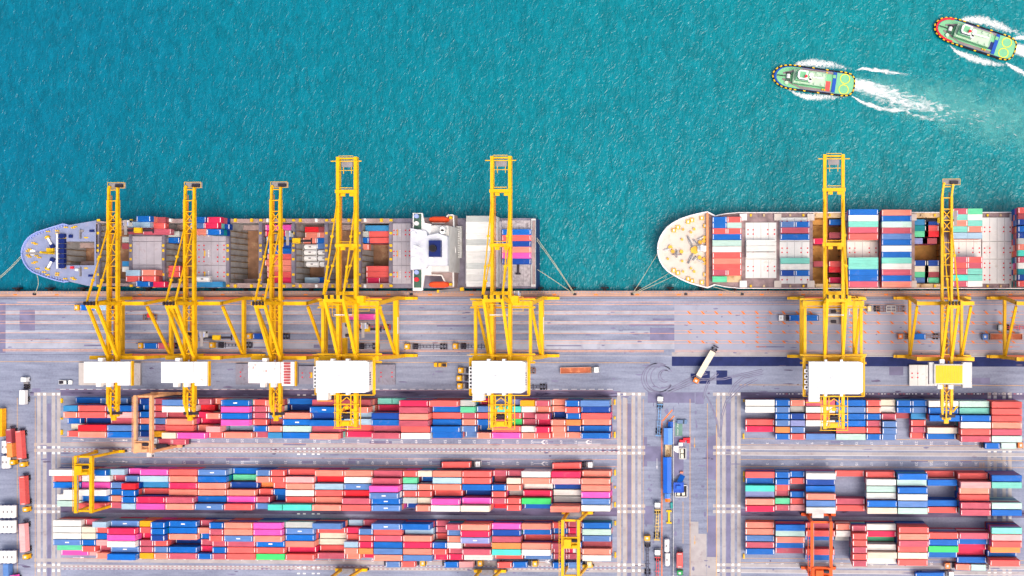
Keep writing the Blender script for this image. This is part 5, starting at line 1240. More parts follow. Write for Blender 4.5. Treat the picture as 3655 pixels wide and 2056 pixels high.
# ------------------------------------------------------------------ VEHICLES
CAB = {k: mat('cab_' + k, c, .4, var=.04) for k, c in {'yellow': (255, 186, 10), 'white': (248, 250, 252), 'orange': (255, 130, 30), 'green': (20, 160, 80), 'cream': (250, 214, 150), 'blue': (30, 110, 210), 'greywhite': (180, 196, 206)}.items()}
CHC = {k: mat('chassis_' + k, c, .7, var=.25) for k, c in {'dark': (70, 66, 84), 'red': (220, 84, 90), 'yellow': (236, 200, 110), 'blue': (120, 168, 220), 'brown': (150, 110, 100)}.items()}
M_tyre = mat('tyre', (40, 36, 40), .9)
def wheel_mesh():
    b = MB(); b.cyl((0, -.28, 0), (0, .28, 0), .5, 12, 0); b.cyl((0, -.3, 0), (0, .3, 0), .25, 8, 1)
    o = b.build('wheel', [M_tyre, M_grey]); me = o.data; bpy.data.objects.remove(o); return me
WM = wheel_mesh()
def truck(front, rear, cabc, label, chc='dark', load=None, bed=None, group=None, cabl=2.2, hitch=3.6, L=None):
    """front, rear photo px of the vehicle's ends on the ground"""
    a, c = U3(*front, 2.5), U3(*rear, 1.5); a.z = c.z = 0; d = a - c; ln = L or d.length; rz = math.atan2(d.y, d.x)
    r = empty('truck', a, label, 'truck', group, rz)     # local +x = forward, origin at the nose
    b = MB(); b.prism([(-cabl, -1.2), (-.15, -1.2), (0, -.95), (0, .95), (-.15, 1.2), (-cabl, 1.2)], .6, 3.0, 0, [(-cabl + .05, -1.12), (-.35, -1.12), (-.25, -.85), (-.25, .85), (-.35, 1.12), (-cabl + .05, 1.12)])
    cb = b.build('cab', CAB[cabc], r, True)
    b = MB(); b.box(-.2, .02, -.95, .95, 1.75, 2.6); b.build('windscreen', M_glass, cb, True)
    b = MB(); b.box(-cabl * .7, -cabl * .3, -.5, .5, 3.0, 3.12); b.build('roof_hatch', M_lgrey, cb, True)
    for y in (-1.35, 1.35): b = MB(); b.box(-.3, -.1, y - .12, y + .12, 1.9, 2.6); b.build('mirror', M_dark, cb, True)
    b = MB(); b.box(-5.6, -.4, -.45, .45, .7, 1.0, 0); b.box(-cabl - 1.0, -cabl - .15, -1.0, 1.0, .7, 1.5, 1); b.build('tractor_frame', [M_dark, M_grey], r, True)
    if bed != 'none':
        b = MB(); h0, h1 = -hitch, -ln
        for y in (-.5, .5): b.box(h1, h0, y - .1, y + .1, 1.15, 1.5)
        n = max(3, int((h0 - h1) / 1.4))
        for i in range(n + 1): x = h1 + (h0 - h1) * i / n; b.box(x - .1, x + .1, -1.18 if i in (0, n) or i % 4 == 0 else -.5, 1.18 if i in (0, n) or i % 4 == 0 else .5, 1.17, 1.48)
        for x in (h0 - .1, h1 + .1): b.box(x - .25, x + .25, -1.22, 1.22, 1.16, 1.56)
        b.build('trailer_frame', CHC[chc], r, True)
        if bed == 'rust':
            b = MB(); b.box(h1, h0, -1.22, 1.22, 1.58, 1.75, 0)
            for y in (-1.25, 1.25): b.box(h1, h0, y - .06, y + .06, 1.55, 2.3, 1)
            for x in (h1, h0): b.box(x - .06, x + .06, -1.3, 1.3, 1.55, 2.3, 1)
            b.build('cargo_bed', [mat('bed_rust', (186, 104, 74), .8, var=.15, dirt=((240, 176, 130), .8, .6)), mat('bed_side', (240, 190, 170), .7)], r, True)
        if bed == 'white':
            b = MB(); b.box(h1, h0 - .2, -1.2, 1.2, 1.58, 3.6, 0); b.box(h1 + .2, h0 - .4, -.5, .5, 3.6, 3.75, 0); b.build('cargo_body', M_white, r, True)
    xs = [-1.3, -3.8, -4.9] + ([-ln + 1.4, -ln + 2.7] if bed != 'none' else [])
    for x in xs:
        for y in (-.95, .95):
            o = bpy.data.objects.new('wheel', WM); C.objects.link(o); o.parent = r; o.location = (x, y, .5)
    if load:
        M = Matrix.Translation(a) @ Matrix.Rotation(rz, 4, 'Z')
        for st, k, col, lab in load:
            o = bpy.data.objects.new('shipping_container', CMESH[(k, 1 if col in 'SRPDNUKBM' else 0)]); C.objects.link(o)
            p = M @ Vector((-st - SZ[k], -1.22, 1.6)); o.location = p; o.rotation_euler = (0, 0, rz)
            o.material_slots[0].link = 'OBJECT'; o.material_slots[0].material = CM[col]
            tag(o, lab, 'shipping container', 'shipping containers riding on trucks')
    return r
QG = 'terminal trucks on the quay'; YG = 'terminal trucks in the yard'
truck((266, 1098), (402, 1098), 'yellow', 'yellow cab truck with a blue and a pale box under the leftmost crane', load=[(3.6, 2, 'B', 'short blue container on the truck under the leftmost crane'), (9.9, 2, 'L', 'short pale blue container behind the blue one under the leftmost crane')], group=QG)
truck((493, 1234), (634, 1234), 'yellow', 'yellow cab truck with blue and rose boxes left of the second crane', load=[(3.4, 2, 'B', 'short blue container on the truck left of the second crane'), (9.7, 2, 'P', 'short rose container behind the blue one left of the second crane')], group=QG)
truck((879, 1200), (1033, 1200), 'yellow', 'yellow cab truck with blue boxes under the rust stained crane', load=[(3.8, 4, 'N', 'long dark blue container on the truck under the rust stained crane')], group=QG)
truck((747, 1232), (899, 1232), 'yellow', 'yellow cab truck with empty trailer right of the second crane', group=QG)
truck((1230, 1131), (1340, 1131), 'yellow', 'truck under the fourth crane carrying a hot pink container', load=[(1.6, 4, 'K', 'long hot pink container on the truck under the fourth crane')], group=QG, bed=None, cabl=1.4, hitch=1.6)
truck((1270, 1168), (1393, 1168), 'orange', 'truck with an empty red flatbed under the fourth crane', chc='red', group=QG)
truck((1250, 1236), (1353, 1236), 'yellow', 'truck with empty dark trailer, its cab hidden under the fourth crane', group=QG)
truck((1443, 1237), (1595, 1237), 'yellow', 'yellow cab truck with empty trailer, left one of the pair between two big cranes', group=QG)
truck((1615, 1236), (1765, 1236), 'yellow', 'yellow cab truck with empty trailer, right one of the pair, running under the stern crane', group=QG)
truck((1634, 1322), (1700, 1322), 'yellow', 'yellow cab truck parked left of the stern crane house, topmost of three', group=QG, L=15)
truck((1629, 1350), (1700, 1350), 'yellow', 'yellow cab truck parked left of the stern crane house, middle of three', group=QG, L=15)
truck((1631, 1378), (1700, 1378), 'yellow', 'yellow cab truck parked left of the stern crane house, lowest of three', group=QG, L=15)
truck((1810, 1381), (1952, 1381), 'white', 'empty dark trailer sticking out right of the stern crane house', group=QG)
truck((2139, 1320), (2001, 1323), 'white', 'white and blue truck with a rusty red cargo bed on the open quay', bed='rust', group=QG)
truck((2480, 1367), (2556, 1236), 'orange', 'orange cab truck with a white box turning across the dark asphalt strip', load=[(3.4, 4, 'C', 'long cream white container on the turning truck')], group=QG)
truck((2778, 1135), (2921, 1135), 'white', 'white cab truck with a long blue box under the left leg of the fans crane', load=[(4.6, 4, 'B', 'long blue container behind the white cab on the quay')], group=QG)
truck((3204, 1201), (3358, 1201), 'orange', 'orange cab truck with a short blue box left of the yellow roofed crane', chc='brown', load=[(5.4, 2, 'B', 'short blue container behind the orange cab on the quay')], group=QG)
truck((3506, 1202), (3648, 1202), 'blue', 'blue and white truck with a rusty brown bed near the right picture edge', bed='rust', group=QG)
truck((3561, 1169), (3690, 1169), 'greywhite', 'grey white cab truck with an empty red trailer at the right picture edge', chc='red', group=QG)
# yard
truck((46, 1660), (45, 1522), 'yellow', 'yellow cab truck with a maroon and an orange box at the left edge', load=[(3.6, 2, 'O', 'short orange container just behind the yellow cab at the left edge'), (9.8, 2, 'M', 'short maroon container at the rear of the left edge truck')], group=YG)
truck((82, 1668), (79, 1530), 'yellow', 'yellow cab truck with a long red box right of the maroon and orange one', load=[(3.8, 4, 'R', 'long red container standing upright in the picture, right of the maroon box')], group=YG)
truck((93, 1828), (92, 1690), 'yellow', 'yellow cab truck with a red box beside the middle left block', load=[(3.6, 4, 'R', 'long red container on the truck beside the middle left block')], group=YG)
truck((93, 1997), (92, 1856), 'yellow', 'yellow cab truck with a rose box beside the lower left block', load=[(3.6, 4, 'Z', 'long rose pink container on the truck beside the lower left block')], group=YG)
truck((60, 2180), (60, 2048), 'yellow', 'truck at the bottom left corner carrying a magenta box, mostly out of frame', load=[(3.6, 4, 'K', 'long magenta container at the bottom left picture corner')], group=YG)
truck((86, 1345), (90, 1442), 'white', 'white tractor with a white body at the left, heading away from the yard', bed='white', group=YG, hitch=5.6)
truck((546, 1574), (678, 1575), 'white', 'white cab truck with two rose boxes beside the tan yard crane', load=[(3.2, 2, 'P', 'short dusty rose container just behind the white cab near the tan crane'), (9.4, 2, 'P', 'short rose container at the truck rear near the tan crane')], group=YG)
truck((1716, 1657), (1573, 1657), 'white', 'white cab truck with a long red box above the middle left block, left one', load=[(4.2, 4, 'R', 'long pinkish red container on the left lane truck above the middle left block')], group=YG)
truck((2117, 1659), (1973, 1661), 'white', 'white cab truck with a long orange red box above the middle left block, right one', load=[(5.0, 4, 'R', 'long orange red container on the right lane truck above the middle left block')], group=YG)
truck((1519, 2010), (1372, 2010), 'yellow', 'yellow cab truck below the lower left block, leftmost of the four', load=[(4.0, 2, 'R', 'short coral container on the leftmost truck below the lower left block'), (10.6, 2, 'U', 'short blue container on the leftmost truck below the lower left block')], group=YG)
truck((1724, 2011), (1580, 2011), 'yellow', 'yellow cab truck below the lower left block, second from the left', load=[(3.8, 2, 'Z', 'short pale pink container on the second truck below the lower left block'), (10.2, 2, 'B', 'short blue container on the second truck below the lower left block')], group=YG)
truck((1920, 2012), (1775, 2012), 'yellow', 'yellow cab truck below the lower left block, third from the left', load=[(4.4, 2, 'B', 'short blue container on the third truck below the lower left block'), (11.0, 2, 'R', 'short coral container on the third truck below the lower left block')], group=YG)
truck((2114, 2013), (1970, 2013), 'cream', 'cream cab truck under the yellow yard crane at the lower left block', load=[(4.2, 2, 'U', 'short faded blue container on the cream cab truck'), (10.6, 2, 'B', 'short bright blue container at the rear of the cream cab truck')], group=YG)
truck((3652, 1589), (3503, 1589), 'orange', 'orange cab truck with blue and mint boxes right of the upper right block', load=[(3.4, 2, 'Q', 'short mint container on the truck right under the upper right block'), (10.2, 2, 'B', 'short blue container on the truck right under the upper right block')], group=YG)
truck((3372, 2019), (3528, 2022), 'orange', 'orange cab truck with coral and mint boxes under the lower right block', load=[(4.4, 2, 'S', 'short coral container on the truck under the lower right block'), (10.8, 2, 'Q', 'short mint container on the truck under the lower right block')], group=YG)
truck((3405, 2050), (3265, 2050), 'white', 'white cab truck with a blue box cut by the bottom edge, right yard', load=[(4.2, 4, 'B', 'long blue container cut by the bottom picture edge in the right yard')], group=YG)
# centre road
truck((2357, 1414), (2350, 1556), 'white', 'white cab truck with an empty blue trailer at the top of the centre road', chc='blue', group=YG)
truck((2347, 1792), (2344, 1928), 'white', 'white cab truck with an empty yellow skeleton trailer in the centre road', chc='yellow', group=YG)
truck((2310, 1911), (2311, 2060), 'yellow', 'yellow cab truck with an empty dark trailer in the centre road', group=YG)
truck((2347, 1961), (2346, 2090), 'white', 'white cab truck with an empty red trailer at the bottom of the centre road', chc='red', group=YG)
truck((2427, 2054), (2427, 1944), 'green', 'green cab truck with a short red box facing down the centre road', load=[(3.8, 2, 'R', 'short red container behind the green cab in the centre road')], group=YG, L=11)
for i, (px, y0, y1) in enumerate(((2369, 1919, 1974), (2371, 1976, 2024))): 
    r = tankc(px, y0, y1, .9, ['white tank container in the centre road, upper of the two in line', 'white tank container in the centre road, lower of the two in line'][i], True)
random.seed(5)
k = 0
for ya, yb, xs in ((1566, 1621, (-22, 0, 12)), (1623, 1675, (-22, 0, 12)), (1796, 1852, (-14, 2, 16, 32)), (1857, 1906, (-14, 2, 16, 32)), (1958, 2014, (-14, 2, 16, 32))):
    for j, px in enumerate(xs):
        if px < -16 : continue
        tankc(px, ya, yb, 3.4 if len(xs) == 4 else 1.2, 'white tank container at the left picture edge, %s group downwards, %s from right' % (['first', 'second', 'third', 'fourth', 'lowest'][k], ['first', 'second', 'third', 'fourth'][len(xs) - 1 - j]), True)
    k += 1
def vbox(px, py0, py1, wd, h, m, name, lab, cat, z=0):
    a = U(px, py0, h); c = U(px, py1, h); b = MB(); b.box(a[0], a[0] + wd, c[1], a[1], z, h); return tag(b.build(name, m), lab, cat)
def single(px, py, k, col, z, rz, lab):
    p = U3(px, py, z + 2.6); o = bpy.data.objects.new('shipping_container', CMESH[(k, 0)]); C.objects.link(o); o.location = (p.x, p.y, z); o.rotation_euler = (0, 0, R(rz))
    o.material_slots[0].link = 'OBJECT'; o.material_slots[0].material = CM[col]; tag(o, lab, 'shipping container')
single(7, 1559, 4, 'Y', 1.0, 90, 'long yellow container half cut by the left picture edge')
single(30, 2100, 4, 'U', 1.0, 90, 'faded blue container at the bottom left corner beside the maroon one')
# cars
def car(front, rear, m, label, pickup=False, glass=M_glass):
    a, c = U3(*front), U3(*rear); d = a - c; rz = math.atan2(d.y, d.x); r = empty('pickup_truck' if pickup else 'car', a, label, 'pickup' if pickup else 'car', None, rz)
    L = d.length; w_ = .95
    b = MB(); b.prism([(-L, -w_ * .95), (-.5, -w_), (0, -w_ * .7), (0, w_ * .7), (-.5, w_), (-L, w_ * .95)], .35, 1.05, 0); b.build('body', m, r, True)
    x0, x1 = (-1.6, -3.4) if pickup else (-1.3, -L + .3)
    b = MB(); b.prism([(x1, -w_ * .9), (x0, -w_ * .9), (x0, w_ * .9), (x1, w_ * .9)], 1.05, 1.3, 0); b.build('windows', glass, r, True)
    b = MB(); b.prism([(x1 + .15, -w_ * .8), (x0 - .6, -w_ * .8), (x0 - .6, w_ * .8), (x1 + .15, w_ * .8)], 1.3, 1.75, 0); b.build('roof', m, r, True)
    if pickup: b = MB(); b.box(-L + .15, -3.6, -.75, .75, 1.04, 1.1); b.build('load_bed', M_dark, r, True)
    for x in (-.95, -L + .9):
        for y in (-.85, .85): o = bpy.data.objects.new('wheel', WM); C.objects.link(o); o.parent = r; o.location = (x, y, .36); o.scale = (.7, .5, .7)
    return r
car((262, 1364), (215, 1364), CAB['white'], 'white pickup with a dark rear end left of the leftmost crane house', True)
car((1551, 1302), (1596, 1302), CAB['yellow'], 'yellow pickup carrying a pale load between the two big white crane houses', True)
car((2454, 1505), (2415, 1503), mat('car_blue', (110, 140, 180), .3), 'blue grey car parked beside the blue shelter in the centre road')
# flat trailers without tractors
def flat(x0, x1, y0, y1, lab, m, cross, extra=None):
    a, c = U3(x0, y0, 1), U3(x1, y1, 1); r = empty('flat_trailer', ((a.x + c.x) / 2, (a.y + c.y) / 2, 0), lab, 'trailer')
    b = MB(); X0, X1, Y0, Y1 = a.x, c.x, c.y, a.y
    for y in (Y0, (Y0 + Y1) / 2 - .1, Y1 - .2): b.box(X0, X1, y, y + .2, .8, 1.1)
    n = cross
    for i in range(n + 1): x = X0 + (X1 - X0) * i / n; b.box(x - .12, x + .12, Y0 + .01, Y1 - .01, .82, 1.08)
    b.build('trailer_frame', m, r)
    for x in (X0 + 1, X1 - 1):
        for y in (Y0 + .3, Y1 - .3): o = bpy.data.objects.new('wheel', WM); C.objects.link(o); o.parent = r; o.location = (x - r.location.x, y - r.location.y, .45)
    if extra: b = MB(); p = U(*extra, 1.5); b.box(p[0] - 1.3, p[0] + 1.3, p[1] - .9, p[1] + .9, 1.12, 1.6); b.build('red_tarpaulin', M_red, r)
flat(511, 559, 1122, 1142, 'brown slatted trailer with a red piece on it between the first two cranes', CHC['brown'], 4, (536, 1126))
flat(1881, 1911, 1313, 1334, 'brown slatted trailer poking out right of the stern crane house', CHC['brown'], 3)
flat(3128, 3234, 1092, 1113, 'long brown frame trailer with a white middle frame right of the fans crane', CHC['brown'], 8)
b = MB(); a, c = U3(3165, 1092, 1.3), U3(3197, 1113, 1.3)
for q in ((a.x, c.y, a.x, a.y), (c.x, c.y, c.x, a.y), ((a.x + c.x) / 2, c.y, (a.x + c.x) / 2, a.y), (a.x, a.y, c.x, a.y), (a.x, c.y, c.x, c.y), (a.x, (a.y + c.y) / 2, c.x, (a.y + c.y) / 2)): b.beam((q[0], q[1], 1.35), (q[2], q[3], 1.35), .35, .2)
tag(b.build('spreader_frame', M_lgrey), 'white cross frame lying on the long brown trailer', 'spreader frame')
truck((3094, 1102), (3122, 1102), 'cream', 'small cream tug pulling the long brown frame trailer', bed='none', group=None, cabl=1.8)
# ------------------------------------------------------------------ service area in the centre road
Mb = mat('roof_blue_light', (92, 150, 236), .5, var=.05); Mb2 = mat('roof_blue_ribbed', (30, 110, 226), .5, var=.08)
def shed(px0, px1, py0, py1, h, m, name, lab, cat, ribs=0):
    a, c = U(px0, py0, h), U(px1, py1, h); r = empty(name, ((a[0] + c[0]) / 2, (a[1] + c[1]) / 2, 0), lab, cat)
    b = MB(); b.box(a[0] + .15, c[0] - .15, c[1] + .15, a[1] - .15, 0, h - .25); b.build('wall', mat('shed_wall_blue', (40, 84, 150), .7) if m in (Mb, Mb2) else M_lgrey, r)
    b = MB(); xm = (a[0] + c[0]) / 2
    b.face([(a[0], c[1], h - .25), (xm, c[1], h + .25), (xm, a[1], h + .25), (a[0], a[1], h - .25)]); b.face([(xm, c[1], h + .25), (c[0], c[1], h - .25), (c[0], a[1], h - .25), (xm, a[1], h + .25)])
    n = ribs
    for i in range(n): y = c[1] + (a[1] - c[1]) * (i + .5) / n; b.beam((a[0], y, h - .2), (xm, y, h + .3), .3, .12); b.beam((xm, y, h + .3), (c[0], y, h - .2), .3, .12)
    b.build('roof', m, r); return r
shed(2369, 2400, 1528, 1587, 4, Mb, 'shelter', 'pale blue roofed shelter beside the green painted area in the centre road', 'shelter')
shed(2367, 2396, 1632, 1760, 4, Mb2, 'shed', 'long bright blue ribbed roof shed in the centre road', 'shed', 22)
shed(2384, 2403, 1505, 1528, 2.6, mat('box_blue_dark', (10, 84, 180), .5), 'kiosk', 'small dark blue kiosk at the top end of the pale blue shelter', 'kiosk')
shed(2372, 2392, 1761, 1780, 3, Mb, 'kiosk', 'small blue ribbed annex below the long blue shed', 'kiosk', 5)
shed(2374, 2392, 1780, 1792, 2.8, CAB['orange'], 'kiosk', 'small orange yellow cabin below the long blue shed', 'kiosk')
a, c = U3(2374, 1588, 2.6), U3(2396, 1631, 2.6); r = empty('open_top_bin', ((a.x + c.x) / 2, (a.y + c.y) / 2, 0), 'cream open bin with junk between the two blue roofs', 'bin')
b = MB(); b.box(a.x, c.x, c.y, a.y, .2, .4)
for q in ((a.x, a.x + .1, c.y, a.y), (c.x - .1, c.x, c.y, a.y)): b.box(*q, .4, 2.4)
for q in ((c.y, c.y + .1), (a.y - .1, a.y)): b.box(a.x + .1, c.x - .1, q[0], q[1], .4, 2.4)
b.build('bin_walls', mat('bin_cream', (226, 206, 170), .7), r)
b = MB(); random.seed(9)
for i in range(9): x = random.uniform(a.x + .4, c.x - .8); y = random.uniform(c.y + .4, a.y - .6); b.beam((x, y, random.uniform(.8, 1.9)), (x + random.uniform(-.8, .8), y + random.uniform(.4, 1.2), random.uniform(.8, 2)), .15)
b.build('scrap', mat('scrap_brown', (170, 120, 80), .8), r)
def simplebox(x0, x1, y0, y1, h, m, name, lab, cat, bev=.12):
    a, c = U(x0, y0, h), U(x1, y1, h); b = MB(); P = [(a[0], c[1]), (c[0], c[1]), (c[0], a[1]), (a[0], a[1])]
    T = [(a[0] + bev, c[1] + bev), (c[0] - bev, c[1] + bev), (c[0] - bev, a[1] - bev), (a[0] + bev, a[1] - bev)]
    b.prism(P, 0, h - bev); b.prism(P, h - bev, h, 0, T); b.box(a[0] - .05, c[0] + .05, c[1] - .05, a[1] + .05, 0, .12, 0)
    return tag(b.build(name, m), lab, cat)
simplebox(2438, 2462, 1563, 1572, 1.6, M_red, 'red_box', 'red box cluster, upper wide one below the green painted area', 'box')
simplebox(2425, 2445, 1570, 1579, 1.5, M_red, 'red_box', 'red box cluster, lower left one beside the white awning', 'box')
simplebox(2452, 2462, 1573, 1582, 1.5, M_red, 'red_box', 'red box cluster, small lower right one', 'box')
simplebox(2422, 2436, 1580, 1593, 2.2, M_white, 'canopy', 'small white square canopy under the red boxes', 'canopy')
a = U3(2404, 1592, 2.2); b = MB(); pp = [U(2404, 1592, 2.2), U(2422, 1592, 2.2), U(2422, 1617, 2.2), U(2412, 1614, 2.2), U(2404, 1607, 2.2)]; b.prism(pp[::-1], 2.0, 2.15)
for p in pp: b.beam((p[0], p[1], 0), (p[0], p[1], 2.0), .1)
tag(b.build('awning', M_white), 'white irregular awning left of the small white canopy', 'awning')
for (x0, x1, y0, y1, lb) in ((2425, 2448, 1600, 1638, 'upper'), (2411, 2452, 1733, 1774, 'lower')):
    r = empty('generator_pen', U3((x0 + x1) / 2, (y0 + y1) / 2), 'white fenced pen holding two cream units, %s one in the centre road' % lb, 'pen')
    b = MB(); a, c = U(x0, y0, 1), U(x1, y1, 1)
    for q in (((a[0], c[1]), (c[0], c[1])), ((c[0], c[1]), (c[0], a[1])), ((c[0], a[1]), (a[0], a[1])), ((a[0], a[1]), (a[0], c[1]))): b.beam((*q[0], .5), (*q[1], .5), .35, 1.0)
    b.build('fence_wall', M_lgrey, r)
    b = MB(); b.box(a[0] + .3, c[0] - .3, c[1] + .3, a[1] - .3, .02, .06); b.build('pen_floor', M_dark, r)
    xm = (a[0] + c[0]) / 2
    for i in range(2):
        b = MB(); yy = c[1] + (a[1] - c[1]) * (.08 + .45 * i) if lb == 'upper' else c[1] + .7; xx = xm - .8 if lb == 'upper' else a[0] + .7 + i * 2.1
        b.box(xx, xx + 1.2, yy, yy + (1.7 if lb == 'upper' else 1.3), .07, 1.3); b.build('generator', mat('unit_cream', (240, 236, 214), .6), r)
r = empty('loading_platform', U3(2425, 1730), 'blue steel platform with a sloping ramp beside the long blue shed', 'platform')
b = MB(); a, c = U(2405, 1722, 3), U(2440, 1757, 3); b.box(a[0], c[0], c[1], a[1], 2.8, 3.0)
for x in (a[0] + .2, c[0] - .2):
    for y in (a[1] - .2, c[1] + .2): b.beam((x, y, 0), (x, y, 2.8), .2)
for q in (((a[0], c[1]), (c[0], c[1])), ((c[0], c[1]), (c[0], a[1])), ((c[0], a[1]), (a[0], a[1])), ((a[0], a[1]), (a[0], c[1]))): b.beam((*q[0], 3.9), (*q[1], 3.9), .15)
b.build('deck', mat('platform_blue', (36, 96, 216), .5, var=.15), r)
b = MB(); p = U3(2422, 1740, 3.5); b.box(p.x - .9, p.x + .9, p.y - .6, p.y + .8, 3.01, 4.2); b.build('control_box', Mb2, r)
b = MB(); b.beam(U3(2425, 1722, 3), U3(2437, 1697, .3), 2.2, .2); b.build('ramp', mat('ramp_blue', (0, 96, 196), .5), r)
b = MB(); b.beam(U3(2404, 1500, 1.1), U3(2404, 1700, 1.1), .2, .5); b.beam(U3(2404, 1700, 1.1), U3(2403, 2060, 1.1), .2, .5)
for i in range(30): p = U3(2404, 1502 + i * 19, .5); b.box(p.x - .12, p.x + .12, p.y - .12, p.y + .12, 0, 1.3)
tag(b.build('guard_rail', M_lgrey), 'long thin pale guard rail running down the centre road', 'guard rail')
b = MB(); p, q = U3(2388, 1824, .6), U3(2388, 1866, .6); b.beam(p, q, .8, .5)
for t in (p, q): b.box(t.x - 1.1, t.x + 1.1, t.y - .35, t.y + .35, .3, .9)
tag(b.build('lifting_beam', M_ydk), 'yellow lifting beam lying in the centre road', 'lifting beam')
simplebox(2393, 2401, 1794, 1815, 1, mat('sheet_teal', (60, 170, 170), .7), 'tarpaulin', 'teal tarpaulin bundle beside the guard rail', 'tarpaulin')
simplebox(2427, 2438, 1684, 1690, 1.2, M_orust and mat('crate_salmon', (240, 150, 120), .6), 'crate', 'small salmon crate above the blue platform ramp', 'crate')
# yellow corner posts at the block ends
def post(px, py0, py1, lab, m=M_ydk):
    a, c = U(px - 2.6, py0), U(px + 2.6, py1); b = MB(); b.box(a[0], c[0], c[1], a[1], 0, .9)
    n = max(2, int((a[1] - c[1]) / 1.1))
    for i in range(n): y = c[1] + (a[1] - c[1]) * (i + .5) / n; b.box(a[0] + .15, c[0] - .15, y - .12, y + .12, .9, 1.1)
    tag(b.build('crash_barrier', m), lab, 'barrier', 'yellow crash barriers at the ends of the container blocks')
for px, py0, py1, nm in ((223, 1422, 1438, 'top left of the upper left block'), (223, 1490, 1497, 'middle left of the upper left block'), (223, 1534, 1552, 'lower left of the upper left block'),
    (2195, 1426, 1444, 'top right of the upper left block'), (2195, 1486, 1496, 'middle right of the upper left block'), (2195, 1541, 1562, 'lower right of the upper left block'),
    (2196, 1676, 1696, 'top right of the middle left block'), (2196, 1735, 1742, 'middle right of the middle left block'), (2196, 1792, 1809, 'lower right of the middle left block'),
    (2197, 1858, 1874, 'top right of the lower left block'), (2197, 1970, 1990, 'lower right of the lower left block'),
    (2655, 1425, 1434, 'top left of the upper right block'), (2654, 1547, 1565, 'lower left of the upper right block'), (2655, 1682, 1699, 'upper left of the middle right block'), (2655, 1703, 1719, 'second left of the middle right block'), (2655, 1976, 1992, 'lower left of the lower right block')):
    post(px, py0, py1, 'yellow crash barrier at the %s' % nm)

